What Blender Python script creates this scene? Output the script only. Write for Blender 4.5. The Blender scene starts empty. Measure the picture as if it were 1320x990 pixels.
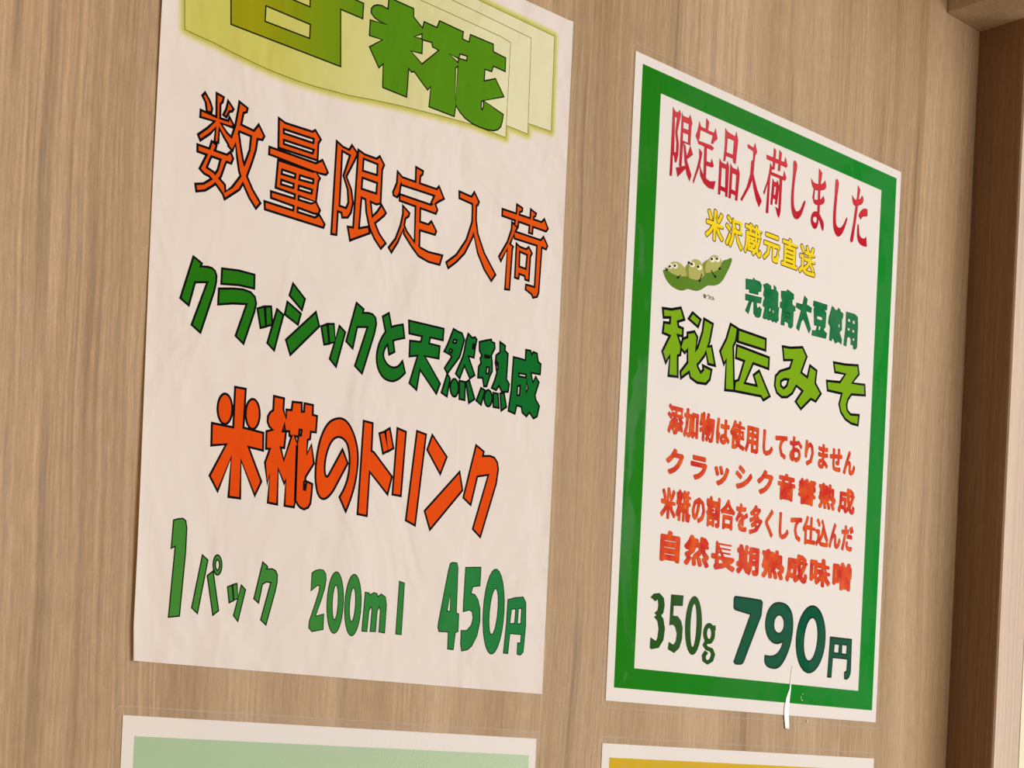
import bpy, math, random
from mathutils import Vector, Matrix
from mathutils.geometry import delaunay_2d_cdt

random.seed(7)
S = bpy.context.scene
COL = S.collection

# ------------------------------------------------------------------ camera
F_PX, CY, ROLL, YAW = 2238.54, 976.29, 0.04641, 0.75144      # focal length (px), horizon row, roll, heading
CAM = Vector((-0.5716, -0.5513, -0.0279))
fw = Vector((math.sin(YAW), math.cos(YAW), 0)); rt = Vector((math.cos(YAW), -math.sin(YAW), 0)); up = Vector((0, 0, 1))
xr = rt * math.cos(ROLL) + up * math.sin(ROLL); yu = up * math.cos(ROLL) - rt * math.sin(ROLL)
cd = bpy.data.cameras.new('camera'); cam = bpy.data.objects.new('camera', cd); COL.objects.link(cam)
cam.matrix_world = Matrix((( xr.x, yu.x, -fw.x, CAM.x), (xr.y, yu.y, -fw.y, CAM.y), (xr.z, yu.z, -fw.z, CAM.z), (0, 0, 0, 1)))
cd.sensor_fit = 'HORIZONTAL'; cd.sensor_width = 36; cd.lens = 36 * F_PX / 1320; cd.shift_y = (CY - 495) / 1320
cd.clip_start = 0.01
S.camera = cam

# ------------------------------------------------------------------ light and exposure
def lin(c): return tuple((v / 255 / 12.92 if v / 255 <= .04045 else ((v / 255 + .055) / 1.055) ** 2.4) for v in c)
W = bpy.data.worlds.new('room_air'); S.world = W; W.use_nodes = True
bg = W.node_tree.nodes['Background']; bg.inputs[0].default_value = (1.0, 0.87, 0.73, 1); bg.inputs[1].default_value = 0.30
def area(name, loc, target, size, energy, color):
    l = bpy.data.lights.new(name, 'AREA'); l.shape = 'RECTANGLE'; l.size, l.size_y = size; l.energy = energy; l.color = color
    o = bpy.data.objects.new(name, l); COL.objects.link(o); o.location = loc
    o.rotation_euler = (Vector(target) - Vector(loc)).to_track_quat('-Z', 'Y').to_euler(); return o
area('shop_light', (0.75, -1.6, 0.15), (0.0, 0, 0.12), (1.4, 1.3), 30, (1.0, 0.97, 0.96))
area('film_gloss_fill', (1.75, -1.25, 0.5), (0.1, 0, 0.15), (1.2, 1.2), 7, (1.0, 0.97, 0.94))  # unseen light added to give the film something bright to reflect
area('ceiling_light', (0.1, -1.5, 1.7), (0.0, 0, 0.15), (1.2, 0.5), 4, (1.0, 0.92, 0.80))
area('lintel_fill', (0.35, -0.9, -0.9), (0.25, 0, 0.35), (0.8, 0.4), 2.6, (1.0, 0.88, 0.74))  # fill added from below to brighten the underside of the lintel
area('warm_fill', (-0.82, -0.45, 0.2), (-0.4, 0, 0.15), (0.25, 0.25), 1.25, (1.0, 0.60, 0.18))  # unseen fill added to warm the wood on the left
S.view_settings.view_transform = 'Standard'; S.view_settings.look = 'None'; S.view_settings.gamma = 1
S.view_settings.use_curve_mapping = False; S.view_settings.exposure = -0.30

# ------------------------------------------------------------------ materials
def mat(name):
    m = bpy.data.materials.new(name); m.use_nodes = True; nt = m.node_tree
    return m, nt, nt.nodes['Principled BSDF']
def N(nt, kind, **kw):
    n = nt.nodes.new(kind)
    for k, v in kw.items(): setattr(n, k, v)
    return n
def mixc(nt, fac, a, b, mode='MIX'):
    n = N(nt, 'ShaderNodeMix', data_type='RGBA', blend_type=mode)
    for s, v in ((0, fac), (6, a), (7, b)):
        if hasattr(v, 'links'): nt.links.new(v, n.inputs[s])
        elif s == 0: n.inputs[0].default_value = v
        else: n.inputs[s].default_value = (*v, 1)
    return n.outputs[2]
def noise(nt, vec, scale, detail=2, rough=.5, dist=0):
    mp = N(nt, 'ShaderNodeMapping'); nt.links.new(vec, mp.inputs[0]); mp.inputs['Scale'].default_value = scale
    n = N(nt, 'ShaderNodeTexNoise'); nt.links.new(mp.outputs[0], n.inputs['Vector']); n.inputs['Scale'].default_value = 1
    n.inputs['Detail'].default_value = detail; n.inputs['Roughness'].default_value = rough; n.inputs['Distortion'].default_value = dist
    return n.outputs[0]
def ramp(nt, fac, lo, hi, a=0.0, b=1.0):
    r = N(nt, 'ShaderNodeMapRange'); nt.links.new(fac, r.inputs[0])
    for i, v in enumerate((lo, hi, a, b)): r.inputs[i + 1].default_value = v
    return r.outputs[0]

STREAKS = [(-.372, .0035, .20, .16, .80), (-.300, .0016, .235, .05, .82), (-.287, .0022, .17, .09, .84), (-.268, .0015, .05, .12, .86),
           (-.283, .0020, .03, .10, .84), (-.330, .0028, .06, .10, .84), (-.030, .0010, .235, .07, .80), (-.0255, .0008, .09, .20, .90), (-.0215, .0028, -.005, .06, .84),
           (.115, .0012, .285, .05, .84), (.072, .0010, .29, .06, .86), (.190, .0016, .30, .05, .88), (.224, .0010, .30, .04, .80), (.236, .0014, .26, .06, .90),
           (-.150, .0030, -.02, .05, .88), (.100, .0030, -.012, .03, .86), (.028, .0020, .31, .05, .88), (.250, .0030, .10, .12, .93)]
def wood(name, light, dark, grey, rough=.5, figure=(), amt=1.0):
    """light oak laminate: vertical grain with broad bands, fine open pores and separate dark figure streaks (u, half width, z, half length, depth)"""
    m, nt, b = mat(name)
    g = N(nt, 'ShaderNodeNewGeometry').outputs['Position']
    def M(op, a, c, d=None):
        x = N(nt, 'ShaderNodeMath', operation=op)
        for i, q in enumerate((a, c, d)):
            if q is None: continue
            if hasattr(q, 'links'): nt.links.new(q, x.inputs[i])
            else: x.inputs[i].default_value = q
        return x.outputs[0]
    wob = noise(nt, g, (7, 7, 3.2), 3)
    sep = N(nt, 'ShaderNodeSeparateXYZ'); nt.links.new(g, sep.inputs[0])
    px = M('MULTIPLY_ADD', wob, .020, M('SUBTRACT', sep.outputs[0], .010))
    comb = N(nt, 'ShaderNodeCombineXYZ'); nt.links.new(px, comb.inputs[0]); nt.links.new(sep.outputs[1], comb.inputs[1]); nt.links.new(sep.outputs[2], comb.inputs[2])
    v = comb.outputs[0]
    band = noise(nt, v, (24, 24, .8), 3, .55)
    medium = noise(nt, v, (170, 170, 2.0), 3, .6)
    lines = noise(nt, v, (560, 560, 5), 2, .55)
    pores = noise(nt, g, (1150, 1150, 90), 2, .6)
    grainy = noise(nt, g, (1500, 1500, 900), 1)
    mott = noise(nt, g, (12, 12, 4), 2)
    def grey3(o):
        x = N(nt, 'ShaderNodeCombineColor')
        for i in range(3): nt.links.new(o, x.inputs[i])
        return x.outputs[0]
    c = mixc(nt, ramp(nt, band, .37, .63), dark, light)
    c = mixc(nt, ramp(nt, mott, .4, .7, 0, .5), c, grey)
    f = ramp(nt, medium, .3, .7, .93, 1.05)
    # the fine ring lines fade in and out over the board
    amp = ramp(nt, noise(nt, g, (10, 10, 2.5), 1), .4, .65, .35, 1.0)
    l = M('MULTIPLY', M('SUBTRACT', lines, .5), amp)
    f = M('MULTIPLY', f, ramp(nt, l, -.2, .2, .66, 1.24))
    f = M('MULTIPLY', f, ramp(nt, pores, .3, .7, .80, 1.13))
    f = M('MULTIPLY', f, ramp(nt, grainy, .3, .7, .94, 1.05))
    f = M('MULTIPLY_ADD', M('SUBTRACT', f, 1.0), amt, 1.0)
    for u, w, z, hl, d in figure:
        a = M('SUBTRACT', 1.0, M('MINIMUM', M('DIVIDE', M('ABSOLUTE', M('SUBTRACT', px, u), 0), w * 1.4), 1.0))
        e = M('SUBTRACT', 1.0, M('MINIMUM', M('DIVIDE', M('ABSOLUTE', M('SUBTRACT', sep.outputs[2], z), 0), hl), 1.0))
        f = M('MULTIPLY', f, M('SUBTRACT', 1.0, M('MULTIPLY', M('MULTIPLY', a, M('MINIMUM', M('MULTIPLY', e, 2.0), 1.0)), (1 - d) * 1.9)))
    c = mixc(nt, 1.0, c, grey3(f), 'MULTIPLY')
    nt.links.new(c, b.inputs['Base Color']); b.inputs['Roughness'].default_value = rough
    b.inputs['Specular IOR Level'].default_value = .2
    bp = N(nt, 'ShaderNodeBump'); bp.inputs['Strength'].default_value = .10; bp.inputs['Distance'].default_value = .0003
    nt.links.new(lines, bp.inputs['Height']); nt.links.new(bp.outputs[0], b.inputs['Normal'])
    return m

def add_wrinkles(nt, b, amount):
    t = N(nt, 'ShaderNodeTexCoord').outputs['Object']
    a = noise(nt, t, (16, 1, 12), 3, .55, .8); f = noise(nt, t, (45, 1, 26), 2, .5, .8)
    s = N(nt, 'ShaderNodeMath', operation='MULTIPLY_ADD'); nt.links.new(f, s.inputs[0]); s.inputs[1].default_value = .25; nt.links.new(a, s.inputs[2])
    bp = N(nt, 'ShaderNodeBump'); bp.inputs['Strength'].default_value = amount; bp.inputs['Distance'].default_value = .010
    nt.links.new(s.outputs[0], bp.inputs['Height']); nt.links.new(bp.outputs[0], b.inputs['Normal'])

def ink(name, c1, c2=None, axis=0, lo=0, hi=1, wrinkle=0.0, mottle=0.0, c3=None, rough=.7, spec=.06):
    """printed colour, running from c1 to c2 along the sheet between lo and hi (metres); c3 mottles it"""
    m, nt, b = mat(name); c1 = lin(c1); b.inputs['Roughness'].default_value = rough; b.inputs['Specular IOR Level'].default_value = spec
    b.inputs['Base Color'].default_value = (*c1, 1)
    t = N(nt, 'ShaderNodeTexCoord').outputs['Object']; col = None
    if c2:
        sp = N(nt, 'ShaderNodeSeparateXYZ'); nt.links.new(t, sp.inputs[0])
        col = mixc(nt, ramp(nt, sp.outputs[axis], lo, hi), c1, lin(c2))
    if c3: col = mixc(nt, ramp(nt, noise(nt, t, (150, 1, 150), 2), .35, .65, 0, mottle), col or c1, lin(c3))
    if col: nt.links.new(col, b.inputs['Base Color'])
    if wrinkle: add_wrinkles(nt, b, wrinkle)
    return m

def film_material():
    """clear laminating film: see-through, glossy by its own refraction, with hazy patches where it has not bonded"""
    m = bpy.data.materials.new('laminating_film'); m.use_nodes = True; nt = m.node_tree; nt.nodes.clear()
    t = N(nt, 'ShaderNodeTexCoord').outputs['Object']
    out = N(nt, 'ShaderNodeOutputMaterial'); tr = N(nt, 'ShaderNodeBsdfTransparent'); gl = N(nt, 'ShaderNodeBsdfGlossy')
    gl.inputs['Roughness'].default_value = .10
    fr = N(nt, 'ShaderNodeFresnel'); fr.inputs[0].default_value = 1.38
    patch = ramp(nt, noise(nt, t, (18, 1, 9), 7, .70, .5), .515, .53, .012, .26)
    mu = N(nt, 'ShaderNodeMath', operation='MULTIPLY'); nt.links.new(fr.outputs[0], mu.inputs[0]); nt.links.new(patch, mu.inputs[1])
    bp = N(nt, 'ShaderNodeBump'); bp.inputs['Strength'].default_value = .25; bp.inputs['Distance'].default_value = .003
    nt.links.new(noise(nt, t, (25, 1, 9), 2), bp.inputs['Height'])
    nt.links.new(bp.outputs[0], gl.inputs['Normal'])
    mx = N(nt, 'ShaderNodeMixShader'); nt.links.new(mu.outputs[0], mx.inputs[0]); nt.links.new(tr.outputs[0], mx.inputs[1])
    nt.links.new(gl.outputs[0], mx.inputs[2]); nt.links.new(mx.outputs[0], out.inputs[0]); return m
def film_edge_material():
    m = bpy.data.materials.new('film_sealed_edge'); m.use_nodes = True; nt = m.node_tree; nt.nodes.clear()
    out = N(nt, 'ShaderNodeOutputMaterial'); tr = N(nt, 'ShaderNodeBsdfTransparent'); df = N(nt, 'ShaderNodeBsdfDiffuse')
    df.inputs[0].default_value = (.85, .78, .7, 1); mx = N(nt, 'ShaderNodeMixShader'); mx.inputs[0].default_value = .20
    nt.links.new(tr.outputs[0], mx.inputs[1]); nt.links.new(df.outputs[0], mx.inputs[2]); nt.links.new(mx.outputs[0], out.inputs[0]); return m

OAK = wood('light_oak_laminate', lin((197, 167, 132)), lin((164, 133, 97)), lin((182, 155, 122)), figure=STREAKS, amt=.8)
OAK_SHADED = wood('shaded_oak_laminate', lin((140, 106, 76)), lin((124, 92, 64)), lin((132, 100, 72)), amt=.6)  # the wall's oak again, the side panel's shade put into a darker colour
PILLAR = wood('pale_oak_laminate', lin((212, 190, 170)), lin((200, 176, 156)), lin((206, 184, 166)), amt=.4)
FILM, FILM_EDGE = film_material(), film_edge_material()

# ------------------------------------------------------------------ mesh helpers
def tag(o, label=None, cat=None, group=None, kind=None):
    for k, v in (('label', label), ('category', cat), ('group', group), ('kind', kind)):
        if v: o[k] = v
    return o
def obj(name, verts, faces, mats, parent=None, fmat=None):
    me = bpy.data.meshes.new(name); me.from_pydata(verts, [], faces); 
    for m in (mats if isinstance(mats, (list, tuple)) else [mats]): me.materials.append(m)
    if fmat: me.polygons.foreach_set('material_index', fmat)
    me.update(); o = bpy.data.objects.new(name, me); COL.objects.link(o)
    if parent: o.parent = parent
    return o
def box_data(x0, x1, y0, y1, z0, z1):
    v = [(x, y, z) for x in (x0, x1) for y in (y0, y1) for z in (z0, z1)]
    return v, [(0, 1, 3, 2), (4, 6, 7, 5), (0, 4, 5, 1), (2, 3, 7, 6), (0, 2, 6, 4), (1, 5, 7, 3)]
def bevelled_box(name, b, m, r=.0012, parent=None):
    o = obj(name, *box_data(*b), m, parent)
    if r:
        md = o.modifiers.new('bevel', 'BEVEL'); md.width = r; md.segments = 2
    return o

def inside(p, poly):
    w = 0; x, y = p; n = len(poly)
    for i in range(n):
        x0, y0 = poly[i]; x1, y1 = poly[(i + 1) % n]
        if (y0 <= y) != (y1 <= y):
            t = (y - y0) / (y1 - y0)
            if x0 + t * (x1 - x0) > x: w += 1 if y1 > y0 else -1
    return w != 0
def region(polys, holes=()):
    """union of the polygons minus the holes, as 2-D vertices and triangles"""
    vs, es = [], []
    for p in list(polys) + list(holes):
        k = len(vs); vs += [Vector(q) for q in p]; es += [(k + i, k + (i + 1) % len(p)) for i in range(len(p))]
    V, E, T, *_ = delaunay_2d_cdt(vs, es, [], 0, 1e-4)
    keep = []
    bb = [(min(q[0] for q in p), max(q[0] for q in p), min(q[1] for q in p), max(q[1] for q in p)) for p in polys]
    for t in T:
        c = sum((V[i] for i in t), Vector((0, 0))) / len(t)
        if any(b[0] <= c.x <= b[1] and b[2] <= c.y <= b[3] and inside(c, p) for p, b in zip(polys, bb)) and not any(inside(c, h) for h in holes): keep.append(tuple(t))
    return [tuple(v) for v in V], keep
def boundary(V, T):
    cnt = {}
    for t in T:
        for i in range(len(t)):
            a, b = t[i], t[(i + 1) % len(t)]; cnt[(a, b)] = cnt.get((a, b), 0) + 1
    nxt = {}
    for (a, b) in cnt:
        if (b, a) not in cnt: nxt.setdefault(a, []).append(b)
    loops = []
    while nxt:
        a = next(iter(nxt)); L = [a]; b = nxt[a].pop()
        if not nxt[a]: del nxt[a]
        while b != L[0] and b in nxt:
            L.append(b); c = nxt[b].pop()
            if not nxt[b]: del nxt[b]
            b = c
        if len(L) > 2: loops.append([V[i] for i in L])
    return loops
def ring(loop, w, wy=None):
    """band of width w centred on a closed loop, mitred"""
    L = [loop[0]]
    for p in loop[1:]:
        if math.dist(p, L[-1]) > .03: L.append(p)
    if len(L) > 2 and math.dist(L[0], L[-1]) < .03: L.pop()
    n = len(L); v = []; h = w / 2; hy = (wy or w) / 2
    if n < 3: return [], []
    for i in range(n):
        a, p, b = L[i - 1], L[i], L[(i + 1) % n]
        d1 = Vector((p[0] - a[0], p[1] - a[1])).normalized(); d2 = Vector((b[0] - p[0], b[1] - p[1])).normalized()
        m = Vector((-d1.y - d2.y, d1.x + d2.x))
        if m.length < 1e-4: m = Vector((-d1.y, d1.x))
        m.normalize(); k = min(1 / max(m.dot(Vector((-d1.y, d1.x))), .3), 1.9)
        v += [(p[0] + m.x * h * k, p[1] + m.y * hy * k), (p[0] - m.x * h * k, p[1] - m.y * hy * k)]
    return v, [(2 * i, 2 * i + 1, (2 * i + 3) % (2 * n), (2 * i + 2) % (2 * n)) for i in range(n)]

def swell(loops, w, wy=None, n=8):
    """everything within half a pen width of the outlines, as one merged shape"""
    k = w / (wy or w); q = []
    for l in loops:
        l = [(x, y * k) for x, y in l]
        for i in range(len(l)):
            a, c = Vector(l[i - 1]), Vector(l[i]); d = c - a
            if d.length < .01: continue
            d.normalize(); m = Vector((-d.y, d.x)) * w / 2
            q += [[tuple(a + m), tuple(c + m), tuple(c - m), tuple(a - m)], [(c.x + w / 2 * math.cos((s + .3) * 2 * math.pi / n), c.y + w / 2 * math.sin((s + .3) * 2 * math.pi / n)) for s in range(n)]]
    V, T = region(q)
    return [(x, y / k) for x, y in V], T

class Print:
    """collects flat printed shapes (mm on the sheet) in several colours and levels; one mesh per printed part"""
    def __init__(s): s.v, s.f, s.m = [], [], []
    def add(s, V, T, y, mi=0):
        k = len(s.v); s.v += [(p[0] / 1000, y / 1000, p[1] / 1000) for p in V]
        for t in T:
            a, b, c = (V[i] for i in t[:3])
            area2 = (b[0] - a[0]) * (c[1] - a[1]) - (c[0] - a[0]) * (b[1] - a[1])
            t = t if area2 > 0 else t[::-1]
            s.f.append(tuple(k + i for i in t)); s.m.append(mi)
    def ring(s, loops, w, y, mi, wy=None):
        for j, l in enumerate(loops):
            V, T = ring(l, w, wy); s.add(V, T, y - .002 * (j % 4), mi)
    def build(s, name, mats, parent, label=None):
        o = obj(name, s.v, s.f, mats, parent, s.m)
        if label: o['label'] = label
        return o

_fc = bpy.data.curves.new('glyph', 'FONT'); _fc.resolution_u = 2; _fo = bpy.data.objects.new('glyph', _fc); COL.objects.link(_fo)
_gl = {}
def glyph(ch):
    if ch not in _gl:
        _fc.body = ch; bpy.context.view_layer.update()
        me = bpy.data.meshes.new_from_object(_fo.evaluated_get(bpy.context.evaluated_depsgraph_get()))
        _gl[ch] = ([(v.co.x, v.co.y) for v in me.vertices], [tuple(p.vertices) for p in me.polygons]); bpy.data.meshes.remove(me)
    return _gl[ch]

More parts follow.
